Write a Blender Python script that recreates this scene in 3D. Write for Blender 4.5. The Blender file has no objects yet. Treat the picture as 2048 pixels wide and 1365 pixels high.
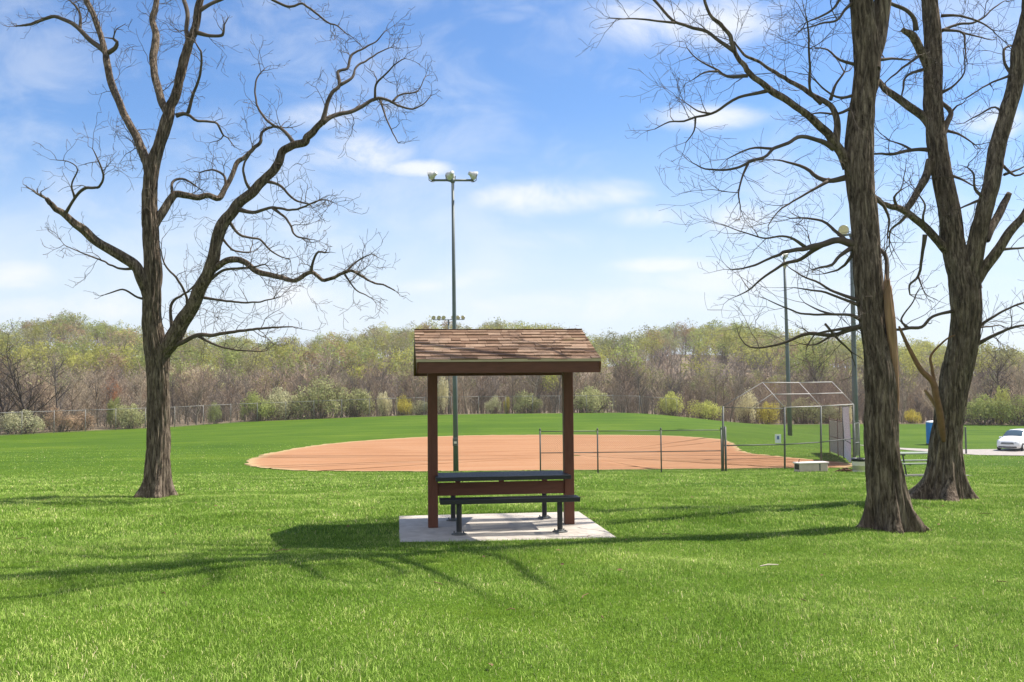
import bpy, bmesh, math, random
import numpy as np
from mathutils import Vector, Matrix, noise as mnoise
R = math.radians
random.seed(7); RNG = np.random.default_rng(7)
scene = bpy.context.scene
col = scene.collection

# ------------------------------------------------------------------ camera
F = 1900.0; CX, CY = 1024.0, 682.5; HC = 1.88
PITCH = math.atan(94.5/F); ROLL = R(-0.5)
cam_d = bpy.data.cameras.new('camera'); cam = bpy.data.objects.new('camera', cam_d); col.objects.link(cam)
CM = Matrix.Rotation(R(90)+PITCH, 4, 'X') @ Matrix.Rotation(ROLL, 4, 'Z')
cam.matrix_world = Matrix.Translation((0, 0, HC)) @ CM
cam_d.sensor_width = 36; cam_d.lens = F/2048*36; cam_d.clip_end = 3000; cam_d.clip_start = 0.05
scene.camera = cam
C3 = CM.to_3x3()
def at(px, py, Y):
    d = C3 @ Vector(((px-CX)/F, (CY-py)/F, -1))
    return Vector((0, 0, HC)) + d*(Y/d.y)
def hy(px): return 777 + (1024-px)*0.00873

# ------------------------------------------------------------------ sun, sky, exposure
SUN_AZ = R(20.5); SUN_EL = R(54)      # azimuth measured from +X (right) towards +Y (away)
sd = Vector((math.cos(SUN_EL)*math.cos(SUN_AZ), math.cos(SUN_EL)*math.sin(SUN_AZ), math.sin(SUN_EL)))
sl = bpy.data.lights.new('sun', 'SUN'); sl.energy = 5.0; sl.angle = R(0.5); sl.color = (1, .93, .82)
so = bpy.data.objects.new('sun', sl); col.objects.link(so); so.rotation_euler = sd.to_track_quat('Z', 'Y').to_euler()
so.location = (20, 5, 40)
vs = scene.view_settings; vs.view_transform = 'Standard'; vs.look = 'None'; vs.gamma = 1; vs.exposure = 0.72
SKY = 0.085
world = bpy.data.worlds.new('World'); scene.world = world; world.use_nodes = True

class NT:
    def __init__(s, tree): s.t = tree; s.n = tree.nodes; s.l = tree.links
    def node(s, typ, **kw):
        n = s.n.new(typ)
        for k, v in kw.items(): setattr(n, k, v)
        return n
    def put(s, sock, v):
        if hasattr(v, 'is_output'): s.l.new(v, sock)
        else:
            if hasattr(sock.default_value, '__len__') and not hasattr(v, '__len__'): v = (v,)*len(sock.default_value)
            if hasattr(sock.default_value, '__len__') and len(sock.default_value) == 4 and len(v) == 3: v = (*v, 1)
            sock.default_value = v
    def math(s, op, a, b=0.0, c=0.0, clamp=False):
        n = s.node('ShaderNodeMath', operation=op, use_clamp=clamp)
        for i, v in enumerate((a, b, c)): s.put(n.inputs[i], v)
        return n.outputs[0]
    def vmath(s, op, a, b=None):
        n = s.node('ShaderNodeVectorMath', operation=op); s.put(n.inputs[0], a)
        if b is not None: s.put(n.inputs[1], b)
        return n.outputs['Value'] if op in ('LENGTH', 'DOT_PRODUCT') else n.outputs[0]
    def mix(s, f, a, b, mode='MIX'):
        n = s.node('ShaderNodeMix', data_type='RGBA', blend_type=mode)
        s.put(n.inputs[0], f); s.put(n.inputs[6], a); s.put(n.inputs[7], b); return n.outputs[2]
    def ss(s, v, lo, hi, a=0.0, b=1.0):
        n = s.node('ShaderNodeMapRange', interpolation_type='SMOOTHSTEP')
        for i, x in enumerate((v, lo, hi, a, b)): s.put(n.inputs[i], x)
        return n.outputs[0]
    def noise(s, vec, scale, detail=4, rough=.55, dist=0.0, dim='3D'):
        n = s.node('ShaderNodeTexNoise', noise_dimensions=dim)
        s.put(n.inputs['Vector'], vec); n.inputs['Scale'].default_value = scale
        n.inputs['Detail'].default_value = detail; n.inputs['Roughness'].default_value = rough
        n.inputs['Distortion'].default_value = dist
        return n.outputs[0]
    def ramp(s, f, stops):
        n = s.node('ShaderNodeValToRGB'); s.put(n.inputs[0], f); e = n.color_ramp.elements
        while len(e) < len(stops): e.new(.5)
        for i, (p, c) in enumerate(stops): e[i].position = p; e[i].color = (*c, 1)
        return n.outputs[0]
    def comb(s, x, y, z):
        n = s.node('ShaderNodeCombineXYZ')
        for i, v in enumerate((x, y, z)): s.put(n.inputs[i], v)
        return n.outputs[0]

w = NT(world.node_tree); w.n.clear()
sky = w.node('ShaderNodeTexSky', sky_type='NISHITA', sun_disc=False)
sky.sun_elevation = SUN_EL; sky.sun_rotation = math.pi/2 - SUN_AZ
sky.air_density = 1.0; sky.dust_density = 0.6; sky.ozone_density = 2.0
tc = w.node('ShaderNodeTexCoord'); sx = w.node('ShaderNodeSeparateXYZ'); w.l.new(tc.outputs['Generated'], sx.inputs[0])
yy = w.math('MAXIMUM', sx.outputs[1], .12)
u = w.math('DIVIDE', sx.outputs[0], yy); v = w.math('DIVIDE', sx.outputs[2], yy)
uv = w.comb(u, v, 0)
BLOBS = [(1100,392,210,52,1.0),(1240,385,110,45,.7),(1300,435,150,32,.75),(720,295,150,62,1.0),(840,330,110,26,.9),(640,225,150,48,.65),
         (640,465,170,60,.65),(1390,25,270,95,1.0),(1420,232,160,38,.85),(1480,445,130,55,.85),(1340,532,190,26,.8),
         (30,548,120,52,.9),(840,572,100,30,.7),(2000,245,110,55,.85),(1010,22,90,24,.4),(150,605,260,42,.9),(1180,610,360,50,.9),(560,590,200,50,.8),(1480,560,260,60,.7),(960,560,160,50,.6),(1100,480,240,40,.5),(700,380,140,40,.5)]
acc = 0.0
for (bx_, by_, rx_, ry_, st_) in BLOBS:
    d = w.vmath('SUBTRACT', uv, ((bx_-1024)/F, (777-by_)/F, 0))
    d = w.vmath('MULTIPLY', d, (F/rx_, F/ry_, 0))
    m_ = w.ss(w.vmath('LENGTH', d), 0.0, 1.35, st_, 0.0)
    acc = w.math('MAXIMUM', acc, m_) if not isinstance(acc, float) else m_
uvs = w.vmath('MULTIPLY', uv, (1.0, 1.75, 1))
n1 = w.noise(uvs, 9.0, 8, .60, .35, '2D'); n2 = w.noise(uvs, 2.6, 4, .5, .3, '2D')
cl = w.math('MULTIPLY', acc, w.math('ADD', -.12, w.math('MULTIPLY', n1, 2.1)))
cl = w.ss(cl, .12, 1.0)
thin = w.math('MULTIPLY', w.ss(w.math('ADD', w.math('MULTIPLY', n1, .5), w.math('MULTIPLY', n2, .5)), .42, .68), .36)
cl = w.math('MAXIMUM', cl, thin)
hz = w.ss(v, .02, .31, .90, 0.0)
hs = w.node('ShaderNodeHueSaturation'); w.l.new(sky.outputs[0], hs.inputs['Color']); hs.inputs['Saturation'].default_value = 1.08
skyc = w.mix(1.0, hs.outputs[0], (0.86, 1.06, 1.30), 'MULTIPLY')
c1 = w.mix(hz, skyc, (6.3, 6.9, 7.6))
c1 = w.mix(w.math('MULTIPLY', cl, .88), c1, (7.2, 7.4, 7.7))
behind = w.ss(sx.outputs[1], .10, -.45)      # unseen white cloud added behind the camera as neutral fill for shaded sides
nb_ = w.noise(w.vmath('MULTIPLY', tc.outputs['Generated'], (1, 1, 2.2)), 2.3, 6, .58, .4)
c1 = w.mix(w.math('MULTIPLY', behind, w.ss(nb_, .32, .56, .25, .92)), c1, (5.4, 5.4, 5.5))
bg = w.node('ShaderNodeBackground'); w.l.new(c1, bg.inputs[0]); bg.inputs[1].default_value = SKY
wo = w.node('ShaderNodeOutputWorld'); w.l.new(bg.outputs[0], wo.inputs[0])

# ------------------------------------------------------------------ helpers
class MB:
    def __init__(s): s.v = []; s.f = []; s.a = []   # a: optional per-vertex tint
    def add(s, vs_, fs_, tint=0.0):
        o = len(s.v); s.v.extend([tuple(p) for p in vs_]); s.f.extend([tuple(i+o for i in f) for f in fs_]); s.a.extend([tint]*len(vs_)); return s
    def box(s, c, size, rot=None, bev=0.0, tint=0.0):
        hx, hy_, hz_ = (d/2 for d in size); c = Vector(c)
        if bev > 0:
            b = min(bev, hx*.45, hy_*.45, hz_*.45); bm = bmesh.new(); bmesh.ops.create_cube(bm, size=1)
            for q in bm.verts: q.co = Vector((q.co.x*2*hx, q.co.y*2*hy_, q.co.z*2*hz_))
            bmesh.ops.bevel(bm, geom=bm.edges[:], offset=b, segments=2, affect='EDGES', profile=.5)
            bm.verts.index_update()
            P = [q.co.copy() for q in bm.verts]; Fs = [[q.index for q in f.verts] for f in bm.faces]; bm.free()
        else:
            P = [Vector((x*hx, y*hy_, z*hz_)) for x in (-1, 1) for y in (-1, 1) for z in (-1, 1)]
            Fs = [(0,1,3,2),(4,6,7,5),(0,4,5,1),(2,3,7,6),(0,2,6,4),(1,5,7,3)]
        if rot is not None: P = [rot @ p for p in P]
        return s.add([p+c for p in P], Fs, tint)
    def bar(s, a, b, wd, ht, tint=0.0):     # rectangular bar between two points (wd horizontal, ht vertical)
        a = Vector(a); b = Vector(b); d = (b-a); L = d.length; d.normalize()
        up = Vector((0,0,1)) if abs(d.z) < .95 else Vector((0,1,0))
        sx_ = d.cross(up).normalized(); uz = sx_.cross(d)
        M = Matrix((d, sx_, uz)).transposed()
        return s.box((a+b)/2, (L, wd, ht), M, 0, tint)
    def tube(s, pts, rad, seg=8, caps=True, tint=0.0):
        pts = [Vector(p) for p in pts]; n = len(pts)
        if not hasattr(rad, '__len__'): rad = [rad]*n
        V = []; Fs = []; nx = None
        for i in range(n):
            t = (pts[min(i+1, n-1)]-pts[max(i-1, 0)])
            if t.length < 1e-9: t = Vector((0,0,1))
            t.normalize()
            if nx is None:
                nx = t.orthogonal().normalized()
            else:
                nx = nx - t*nx.dot(t)
                nx = nx.normalized() if nx.length > 1e-6 else t.orthogonal().normalized()
            ny = t.cross(nx)
            for k in range(seg):
                a = 2*math.pi*k/seg; V.append(pts[i]+(nx*math.cos(a)+ny*math.sin(a))*rad[i])
        for i in range(n-1):
            for k in range(seg):
                k2 = (k+1) % seg; Fs.append((i*seg+k, i*seg+k2, (i+1)*seg+k2, (i+1)*seg+k))
        if caps: Fs.append(tuple(range(seg-1, -1, -1))); Fs.append(tuple((n-1)*seg+k for k in range(seg)))
        return s.add(V, Fs, tint)
    def lathe(s, prof, M=None, seg=20, tint=0.0):     # profile (r, z) about z
        V = []; Fs = []; n = len(prof)
        for (r, z) in prof:
            for k in range(seg):
                a = 2*math.pi*k/seg; p = Vector((r*math.cos(a), r*math.sin(a), z)); V.append(M @ p if M is not None else p)
        for i in range(n-1):
            for k in range(seg):
                k2 = (k+1) % seg; Fs.append((i*seg+k, i*seg+k2, (i+1)*seg+k2, (i+1)*seg+k))
        if prof[0][0] > 1e-4: Fs.append(tuple(range(seg-1, -1, -1)))
        if prof[-1][0] > 1e-4: Fs.append(tuple((n-1)*seg+k for k in range(seg)))
        return s.add(V, Fs, tint)
    def build(s, name, mat, parent=None, smooth=False, world_xyz=False, attr=False):
        me = bpy.data.meshes.new(name)
        off = Vector((0,0,0)); pa = parent
        while pa is not None and world_xyz: off = off+pa.location; pa = pa.parent
        me.from_pydata([(p[0]-off.x, p[1]-off.y, p[2]-off.z) for p in s.v], [], s.f)
        me.materials.append(mat)
        if smooth: me.polygons.foreach_set('use_smooth', [True]*len(me.polygons))
        if attr:
            at_ = me.attributes.new('tint', 'FLOAT', 'POINT'); at_.data.foreach_set('value', s.a)
        me.update()
        o = bpy.data.objects.new(name, me); col.objects.link(o)
        if parent is not None: o.parent = parent
        return o
def tag(o, label, cat, group=None, kind=None):
    if label: o['label'] = label
    if cat: o['category'] = cat
    if group: o['group'] = group
    if kind: o['kind'] = kind
    return o
def thing(name, label, cat, loc=(0,0,0), rz=0.0, group=None):
    o = bpy.data.objects.new(name, None); col.objects.link(o); o.location = loc; o.rotation_euler = (0,0,rz)
    o.empty_display_size = .3
    return tag(o, label, cat, group)
def copy_tree(o, parent=None):
    c = o.copy(); col.objects.link(c)
    if parent is not None: c.parent = parent
    for ch in list(o.children): copy_tree(ch, c)
    return c
def np_mesh(name, V, loops, starts, mat, attrs=None, smooth=False):
    me = bpy.data.meshes.new(name)
    me.vertices.add(len(V)); me.vertices.foreach_set('co', np.ascontiguousarray(V, np.float32).ravel())
    me.loops.add(len(loops)); me.loops.foreach_set('vertex_index', np.ascontiguousarray(loops, np.int32))
    me.polygons.add(len(starts)); me.polygons.foreach_set('loop_start', np.ascontiguousarray(starts, np.int32))
    if smooth: me.polygons.foreach_set('use_smooth', np.ones(len(starts), bool))
    for nm, typ, arr in (attrs or []):
        a = me.attributes.new(nm, typ, 'POINT')
        a.data.foreach_set('value' if typ == 'FLOAT' else 'vector', np.ascontiguousarray(arr, np.float32).ravel())
    me.update(calc_edges=True); me.materials.append(mat); return me
def link(name, me, parent=None):
    o = bpy.data.objects.new(name, me); col.objects.link(o)
    if parent is not None: o.parent = parent
    return o

# ------------------------------------------------------------------ materials
def material(name):
    m = bpy.data.materials.new(name); m.use_nodes = True; t = NT(m.node_tree); t.n.clear()
    out = t.node('ShaderNodeOutputMaterial'); return m, t, out
def principled(t, out, color, rough=.6, metal=0.0, bump=None, bdist=.01, bstr=1.0, spec=.4):
    b = t.node('ShaderNodeBsdfPrincipled'); t.put(b.inputs['Base Color'], color); t.put(b.inputs['Roughness'], rough)
    b.inputs['Metallic'].default_value = metal; b.inputs['Specular IOR Level'].default_value = spec
    if bump is not None:
        bn = t.node('ShaderNodeBump'); t.put(bn.inputs['Height'], bump); bn.inputs['Distance'].default_value = bdist; bn.inputs['Strength'].default_value = bstr
        t.l.new(bn.outputs[0], b.inputs['Normal'])
    t.l.new(b.outputs[0], out.inputs[0]); return b
def objco(t): return t.node('ShaderNodeTexCoord').outputs['Object']
def simple(name, c, rough=.6, metal=0.0, var=.12, scale=6.0, bd=0.0, spec=.4, stretch=(1,1,1)):
    m, t, out = material(name); co = t.vmath('MULTIPLY', objco(t), stretch)
    n = t.noise(co, scale, 5, .6)
    lo = tuple(x*(1-var) for x in c); hi = tuple(min(1, x*(1+var)) for x in c)
    cc = t.ramp(n, [(.3, lo), (.7, hi)])
    principled(t, out, cc, rough, metal, n if bd else None, bd or .01, 1.0, spec); return m
def leafy(name, color_fn, trans=.35, up_normal=False):
    m, t, out = material(name); c = color_fn(t)
    d = t.node('ShaderNodeBsdfDiffuse'); tr = t.node('ShaderNodeBsdfTranslucent')
    t.put(d.inputs[0], c); t.put(tr.inputs[0], c)
    if up_normal:
        g_ = t.node('ShaderNodeNewGeometry'); nn = t.vmath('NORMALIZE', t.vmath('ADD', t.vmath('MULTIPLY', g_.outputs['Normal'], (.45,)*3), (0, 0, .8)))
        t.l.new(nn, d.inputs['Normal'])
    mx = t.node('ShaderNodeMixShader'); mx.inputs[0].default_value = trans
    t.l.new(d.outputs[0], mx.inputs[1]); t.l.new(tr.outputs[0], mx.inputs[2]); t.l.new(mx.outputs[0], out.inputs[0]); return m
def attr(t, nm, out='Fac'):
    a = t.node('ShaderNodeAttribute'); a.attribute_name = nm; return a.outputs[out]
def objcol(t): return t.node('ShaderNodeObjectInfo').outputs['Color']

# lawn ground
m_ground, t, out = material('lawn_and_leaf_litter')
co = objco(t)
big = t.noise(co, .12, 4, .55); mid = t.noise(co, .9, 5, .6); fine = t.noise(co, 9.0, 5, .7)
strk = t.noise(t.vmath('MULTIPLY', co, (.05, .45, 1)), 1.0, 5, .65, .6)
g = t.ramp(t.math('ADD', t.math('MULTIPLY', big, .30), t.math('ADD', t.math('MULTIPLY', strk, .40), t.math('ADD', t.math('MULTIPLY', mid, .12), t.math('MULTIPLY', fine, .18)))),
           [(.38, (.042, .092, .004)), (.5, (.066, .126, .006)), (.62, (.112, .170, .013))])
sp = t.node('ShaderNodeSeparateXYZ'); t.l.new(co, sp.inputs[0])
lit = t.ramp(t.noise(co, 1.6, 5, .65), [(.3, (.15, .115, .08)), (.7, (.27, .21, .15))])
cg = t.mix(attr(t, 'litter'), g, lit)
principled(t, out, cg, .9, 0, t.math('ADD', fine, t.math('MULTIPLY', mid, 1.5)), .05, .8, .1)
# grass blades
def grass_col(t):
    co = objco(t); ti = attr(t, 'tint')
    pat = t.noise(co, .55, 4, .6); pat2 = t.noise(co, 2.6, 3, .6)
    base = t.ramp(ti, [(.0, (.072, .150, .018)), (.45, (.166, .288, .050)), (.8, (.305, .425, .118)), (.94, (.46, .48, .21)), (1.0, (.58, .54, .34))])
    p = t.math('ADD', t.math('MULTIPLY', pat, .65), t.math('MULTIPLY', pat2, .35))
    mul = t.ramp(p, [(.34, (.72, .84, .48)), (.5, (1.36, 1.32, 1.2)), (.64, (2.3, 1.92, 2.2))])
    return t.mix(1.0, base, mul, 'MULTIPLY')
m_grass = leafy('grass_blades', grass_col, .3, True)
# infield dirt
m_dirt, t, out = material('infield_clay')
co = objco(t); a = t.noise(t.vmath('MULTIPLY', co, (.10, .5, 1)), 1.0, 5, .6, 1.2); b = t.noise(co, 3.0, 5, .7); c = t.noise(co, .15, 3, .5)
cc = t.ramp(t.math('ADD', t.math('MULTIPLY', a, .6), t.math('ADD', t.math('MULTIPLY', b, .2), t.math('MULTIPLY', c, .2))),
            [(.32, (.28, .135, .064)), (.5, (.355, .182, .092)), (.68, (.40, .232, .130))])
cc = t.mix(t.math('MULTIPLY', attr(t, 'rim'), .7), cc, (.44, .36, .19))
principled(t, out, cc, .95, 0, b, .02, .6, .1)
# concrete
m_conc, t, out = material('concrete'); co = objco(t)
n = t.noise(co, 5, 6, .65); n2 = t.noise(co, 90, 3, .6); st = t.ss(t.noise(co, 1.6, 4, .6), .52, .72)
cc = t.ramp(n, [(.3, (.40, .36, .31)), (.7, (.58, .53, .47))]); cc = t.mix(t.math('MULTIPLY', st, .5), cc, (.30, .26, .21))
principled(t, out, cc, .9, 0, n2, .004, .7, .2)
m_path = simple('gravel_path', (.34, .305, .28), .95, 0, .2, 3, .01)
m_wood = simple('brown_painted_timber', (.135, .050, .030), .55, 0, .18, 5, .002, .35, (6, 6, 1))
m_beam = simple('brown_painted_board', (.125, .047, .029), .55, 0, .18, 5, .002, .35, (1, 6, 6))
m_soffit = simple('dark_plywood', (.12, .075, .05), .8, 0, .2, 3, .002)
m_drip = simple('olive_drip_edge', (.46, .38, .24), .6, 0, .1, 4)
m_black = simple('black_plastic_coated_metal', (.008, .009, .014), .42, 0, .2, 12, .001, .6)
m_zinc = simple('galvanised_steel', (.40, .385, .37), .6, .2, .15, 6)
m_fence = simple('weathered_galvanised_wire', (.26, .255, .245), .7, .1, .2, 6)
m_dull = simple('weathered_grey_steel', (.13, .135, .13), .6, .2, .2, 6)
m_rusty = simple('rusty_brown_steel', (.20, .12, .09), .7, .1, .25, 8)
m_pole = simple('green_painted_pole', (.13, .155, .16), .5, .1, .12, 2, 0, .4)
m_lamp = simple('grey_lamp_housing', (.62, .62, .60), .45, .3, .2, 9)
m_lampin = simple('warm_lamp_reflector', (.72, .62, .40), .35, .2, .15, 9)
m_white = simple('white_painted_metal', (.86, .76, .71), .5, 0, .06, 3)
m_carw = simple('white_car_paint', (.80, .81, .83), .25, 0, .02, 2, 0, .6)
m_glass = simple('dark_car_glass', (.05, .085, .11), .06, 0, .1, 2, 0, .8)
m_rubber = simple('black_rubber', (.02, .02, .02), .8, 0, .2, 12)
m_blue = simple('blue_plastic', (.018, .24, .72), .45, 0, .1, 2)
m_bluew = simple('pale_translucent_roof', (.72, .74, .76), .5, 0, .05, 3)
m_red = simple('faded_red_notice', (.35, .12, .09), .6, 0, .1, 8)
m_fabric = simple('pale_windscreen_fabric', (.74, .71, .70), .9, 0, .15, 20)
m_tan = simple('tan_windscreen_fabric', (.52, .43, .35), .9, 0, .15, 20)
m_bin = simple('pale_grey_plastic', (.66, .53, .46), .6, 0, .1, 4)
m_bag = simple('black_bag', (.015, .015, .017), .3, 0, .3, 30, .01)
m_signw = simple('white_sign_face', (.75, .78, .82), .5, 0, .03, 5)
m_signb = simple('blue_sign_mark', (.10, .16, .38), .5, 0, .05, 5)
m_stick = simple('bleached_stick', (.55, .49, .38), .8, 0, .2, 12)
m_dead = simple('dead_leaves', (.18, .10, .055), .9, 0, .3, 6)
# shingles
m_shing, t, out = material('brown_asphalt_shingles'); co = objco(t)
ti = attr(t, 'tint'); gr = t.noise(co, 140, 2, .7); bl = t.noise(co, 9, 4, .6)
cc = t.ramp(t.math('ADD', t.math('MULTIPLY', ti, .55), t.math('MULTIPLY', bl, .45)), [(.2, (.165, .100, .066)), (.5, (.255, .165, .112)), (.8, (.34, .235, .165))])
cc = t.mix(t.ss(t.noise(co, 3.1, 3, .5), .62, .75, 0, .5), cc, (.23, .20, .10))
principled(t, out, cc, .95, 0, gr, .004, .8, .1)
# bark
m_bark, t, out = material('furrowed_bark'); co = objco(t)
st_ = t.vmath('MULTIPLY', co, (1, 1, .15))
f1 = t.noise(st_, 21, 8, .74, .5); f2 = t.noise(co, 2.2, 4, .6); f3 = t.noise(co, 14, 4, .7)
cc = t.ramp(f1, [(.38, (.038, .028, .021)), (.5, (.128, .098, .075)), (.63, (.31, .245, .185))])
cc = t.mix(t.ss(f2, .52, .72, 0, .35), cc, (.17, .135, .10))
cc = t.mix(t.ss(f3, .66, .74, 0, .5), cc, (.32, .27, .22))
principled(t, out, cc, .95, 0, f1, .03, 1.0, .1)
m_twig = simple('twig_bark', (.105, .080, .062), .9, 0, .3, 5)
m_split = simple('split_pale_wood', (.34, .21, .13), .85, 0, .3, 14, .01, .2, (1, 1, .12))
m_shoot = simple('orange_brown_young_bark', (.21, .112, .058), .85, 0, .25, 9, .005)

# ------------------------------------------------------------------ terrain
_PY = np.array([-60,-20,0,5.3,12,13.2,15,21,28,36,42,46,60,100,130,150,180,215,900.])
_PH = np.array([1.35,1.45,1.55,1.68,1.885,1.915,1.98,2.3,2.8,3.35,3.72,3.85,3.86,3.75,3.56,3.95,4.9,4.4,4.4])
def _pchip(xs, ys):
    h = np.diff(xs); d = np.diff(ys)/h; m = np.zeros_like(xs)
    for i in range(1, len(xs)-1):
        if d[i-1]*d[i] > 0:
            w1 = 2*h[i]+h[i-1]; w2 = h[i]+2*h[i-1]; m[i] = (w1+w2)/(w1/d[i-1]+w2/d[i])
    m[0], m[-1] = d[0], d[-1]
    def f(x):
        x = np.clip(x, xs[0], xs[-1]); i = np.clip(np.searchsorted(xs, x)-1, 0, len(xs)-2)
        t = (x-xs[i])/h[i]; t2 = t*t; t3 = t2*t
        return (2*t3-3*t2+1)*ys[i]+(t3-2*t2+t)*h[i]*m[i]+(-2*t3+3*t2)*ys[i+1]+(t3-t2)*h[i]*m[i+1]
    return f
_P = _pchip(_PY, _PH)
def sst(x, a, b): t = np.clip((x-a)/(b-a), 0, 1); return t*t*(3-2*t)
_SKX = np.array([-900,-300,0,130,220,320,450,600,680,760,850,1000,1120,1200,1260,1350,1450,1560,1680,1800,1950,2048,2400,3000.])
_SKYL = np.array([660,655,655,640,650,662,668,672,662,655,650,650,655,667,664,650,652,660,668,676,684,694,700,700.])
_SKYL = 656+(_SKYL-656)*1.55
def ground(X, Y):
    X = np.asarray(X, float); Y = np.asarray(Y, float)
    H = _P(Y)
    fade = 1-sst(Y, 160, 230)
    H = H + .8*sst(-X, 5, 50)*sst(Y, 50, 95)*fade + 2.0*sst(X, 14, 40)*sst(Y, 45, 75)*fade
    amp = .018*(1-sst(Y, 30, 46))*sst(np.hypot(X+.16, Y-13.2), 1.9, 3.2)
    H = H - amp*(np.sin(1.7*X+.6*Y)+np.sin(2.3*Y-.9*X+1)+.6*np.sin(4.1*X+3.3*Y))
    px = 1024+1900*X/np.maximum(Y, 20.)
    G = (777+(1024-px)*.00873-np.interp(px, _SKX, _SKYL))/1900*420-13.6
    k = sst(Y, 195, 430)
    H = H*(1-k) - k*(G + np.maximum(Y-430, 0)*.02)
    return HC - H
def gz(x, y): return float(ground(x, y))
FENCE = [(-260,84),(-120,93),(0,100),(170,108),(350,115),(480,125),(660,129),(850,131),(1100,133),(1352,136)]
def fence_xy(px):
    Y = float(np.interp(px, [p[0] for p in FENCE], [p[1] for p in FENCE])); return ((px-CX)/F*Y, Y)
def fence_y_at(X, Y):
    px = 1024+1900*np.asarray(X)/np.maximum(np.asarray(Y), 5.)
    return np.interp(px, [p[0] for p in FENCE]+[1500,1750,2048,2500], [p[1] for p in FENCE]+[139,138,125,120])
def axis(segs):
    a = [segs[0][0]]
    for (s, e, st) in segs:
        n = max(1, round((e-s)/st)); a += [s+(e-s)*(i+1)/n for i in range(n)]
    return np.array(a)
gx = axis([(-420,-120,20),(-120,-30,3),(-30,-14,.8),(-14,14,.35),(14,30,.8),(30,120,3),(120,420,20)])
gy = axis([(-40,-6,3),(-6,4,.8),(4,26,.35),(26,60,.8),(60,165,2),(165,300,6),(300,640,17)])
GX, GY = np.meshgrid(gx, gy); GZ = ground(GX, GY)
nxg, nyg = len(gx), len(gy)
V = np.stack([GX, GY, GZ], -1).reshape(-1, 3)
i0 = (np.arange(nyg-1)[:, None]*nxg+np.arange(nxg-1)[None, :]).ravel()
loops = np.stack([i0, i0+1, i0+1+nxg, i0+nxg], 1).ravel()
fy = fence_y_at(GX, GY); litter = sst(GY-fy, .5, 4.0).ravel()
me = np_mesh('ground', V, loops, np.arange(len(i0))*4, m_ground, [('litter', 'FLOAT', litter)], True)
tag(link('ground', me), None, None, kind='structure')

# infield
INF = [(496,921),(500,929),(520,935),(580,940.5),(700,942.5),(860,943),(1020,943.5),(1180,946),(1320,948),(1450,948),(1570,945),(1660,941),(1700,938),(1708,931),
       (1690,926),(1640,921),(1580,915),(1525,910),(1490,904),(1474,894),(1462,885),(1430,878),(1370,873.5),(1300,871),(1160,870),(1000,870.5),(900,872.5),(800,877),(700,884),(610,894),(545,906),(510,915)]
def px_ground(px, py):
    lo, hi = 3., 160.
    # march for the ground hit along the ray
    prev = None
    for Y in np.arange(6, 170, .25):
        p = at(px, py, Y); d = p.z-gz(p.x, Y)
        if d <= 0: return (p.x, Y)
    return (p.x, Y)
bp = []
for (px, py) in INF:
    p_ = at(px, py, 50); ang = (hy(px)-py)
    Y = 50.
    for _ in range(40):
        z = gz((px-CX)/F*Y, Y); Y = .5*Y + .5*(HC-z)*F/(py-hy(px))
    Y = max(44.0, Y); bp.append((at(px, py, Y).x, Y))
def closed_spline(P, n):
    P = [np.array(p) for p in P]; m = len(P); o = []
    for i in range(m):
        a, b, c, d = P[i-1], P[i], P[(i+1) % m], P[(i+2) % m]
        for k in range(n):
            t = k/n; o.append(.5*((2*b)+(c-a)*t+(2*a-5*b+4*c-d)*t*t+(3*b-a-3*c+d)*t**3))
    return np.array(o)
B = closed_spline(bp, 10); B += RNG.normal(0, .13, B.shape)
cen = np.array(at(1150, 915, 50).xy); cen[1] = 54.0; cen[0] = (1150-CX)/F*54
rings = [0.02,.2,.4,.55,.7,.8,.88,.93,.965,.985,1.0]; nb = len(B)
V = np.concatenate([cen+(B-cen)*r for r in rings]); Z = ground(V[:, 0], V[:, 1])+.03
V = np.column_stack([V, Z]); loops = []
for i in range(len(rings)-1):
    for k in range(nb):
        k2 = (k+1) % nb; loops += [i*nb+k, i*nb+k2, (i+1)*nb+k2, (i+1)*nb+k]
loops = np.array(loops); starts = np.arange(len(loops)//4)*4
rim = np.repeat(np.array([0,0,0,0,0,0,0,0,.1,.7,1.0]), nb)
me = np_mesh('infield_dirt', V, loops, starts, m_dirt, [('rim', 'FLOAT', rim)], True)
tag(link('infield_dirt', me), None, None, kind='structure')

# gravel path / parking strip at right
mb = MB(); pts = [(33,79),(36,83.5),(60,84.5),(60,76),(38,77)]
pv = []
P4 = [(29.5,80.5),(33,79.5),(38,78),(44,76.5),(60,73)]; Q4 = [(29.5,81.8),(33,83),(38,84.5),(44,85),(60,86)]
NV = []
for a_, b_ in zip(P4, Q4):
    for k in range(5):
        t_ = k/4; x = a_[0]+(b_[0]-a_[0])*t_; y = a_[1]+(b_[1]-a_[1])*t_; NV.append((x, y, gz(x, y)+.03))
mb.add(NV, [(i*5+k, i*5+k+1, (i+1)*5+k+1, (i+1)*5+k) for i in range(4) for k in range(4)])
tag(mb.build('gravel_path', m_path, None, True), None, None, kind='structure')

# ------------------------------------------------------------------ shelter, pad, table, benches
YAW = R(6.8); SC = Vector((-.164, 13.16, 0.0))
rotS = Matrix.Rotation(YAW, 3, 'Z')
def sh(x, y, z=0): return SC + rotS @ Vector((x, y, z))
# concrete pad
ov = sh(-.02, -.02, 0)
pad = MB().box((-.02, 0, -.06), (2.72, 2.55, .12), None, .012).build('concrete_pad', m_conc)
pad.location = ov; pad.rotation_euler = (0, 0, YAW); tag(pad, None, None, kind='structure')

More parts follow.
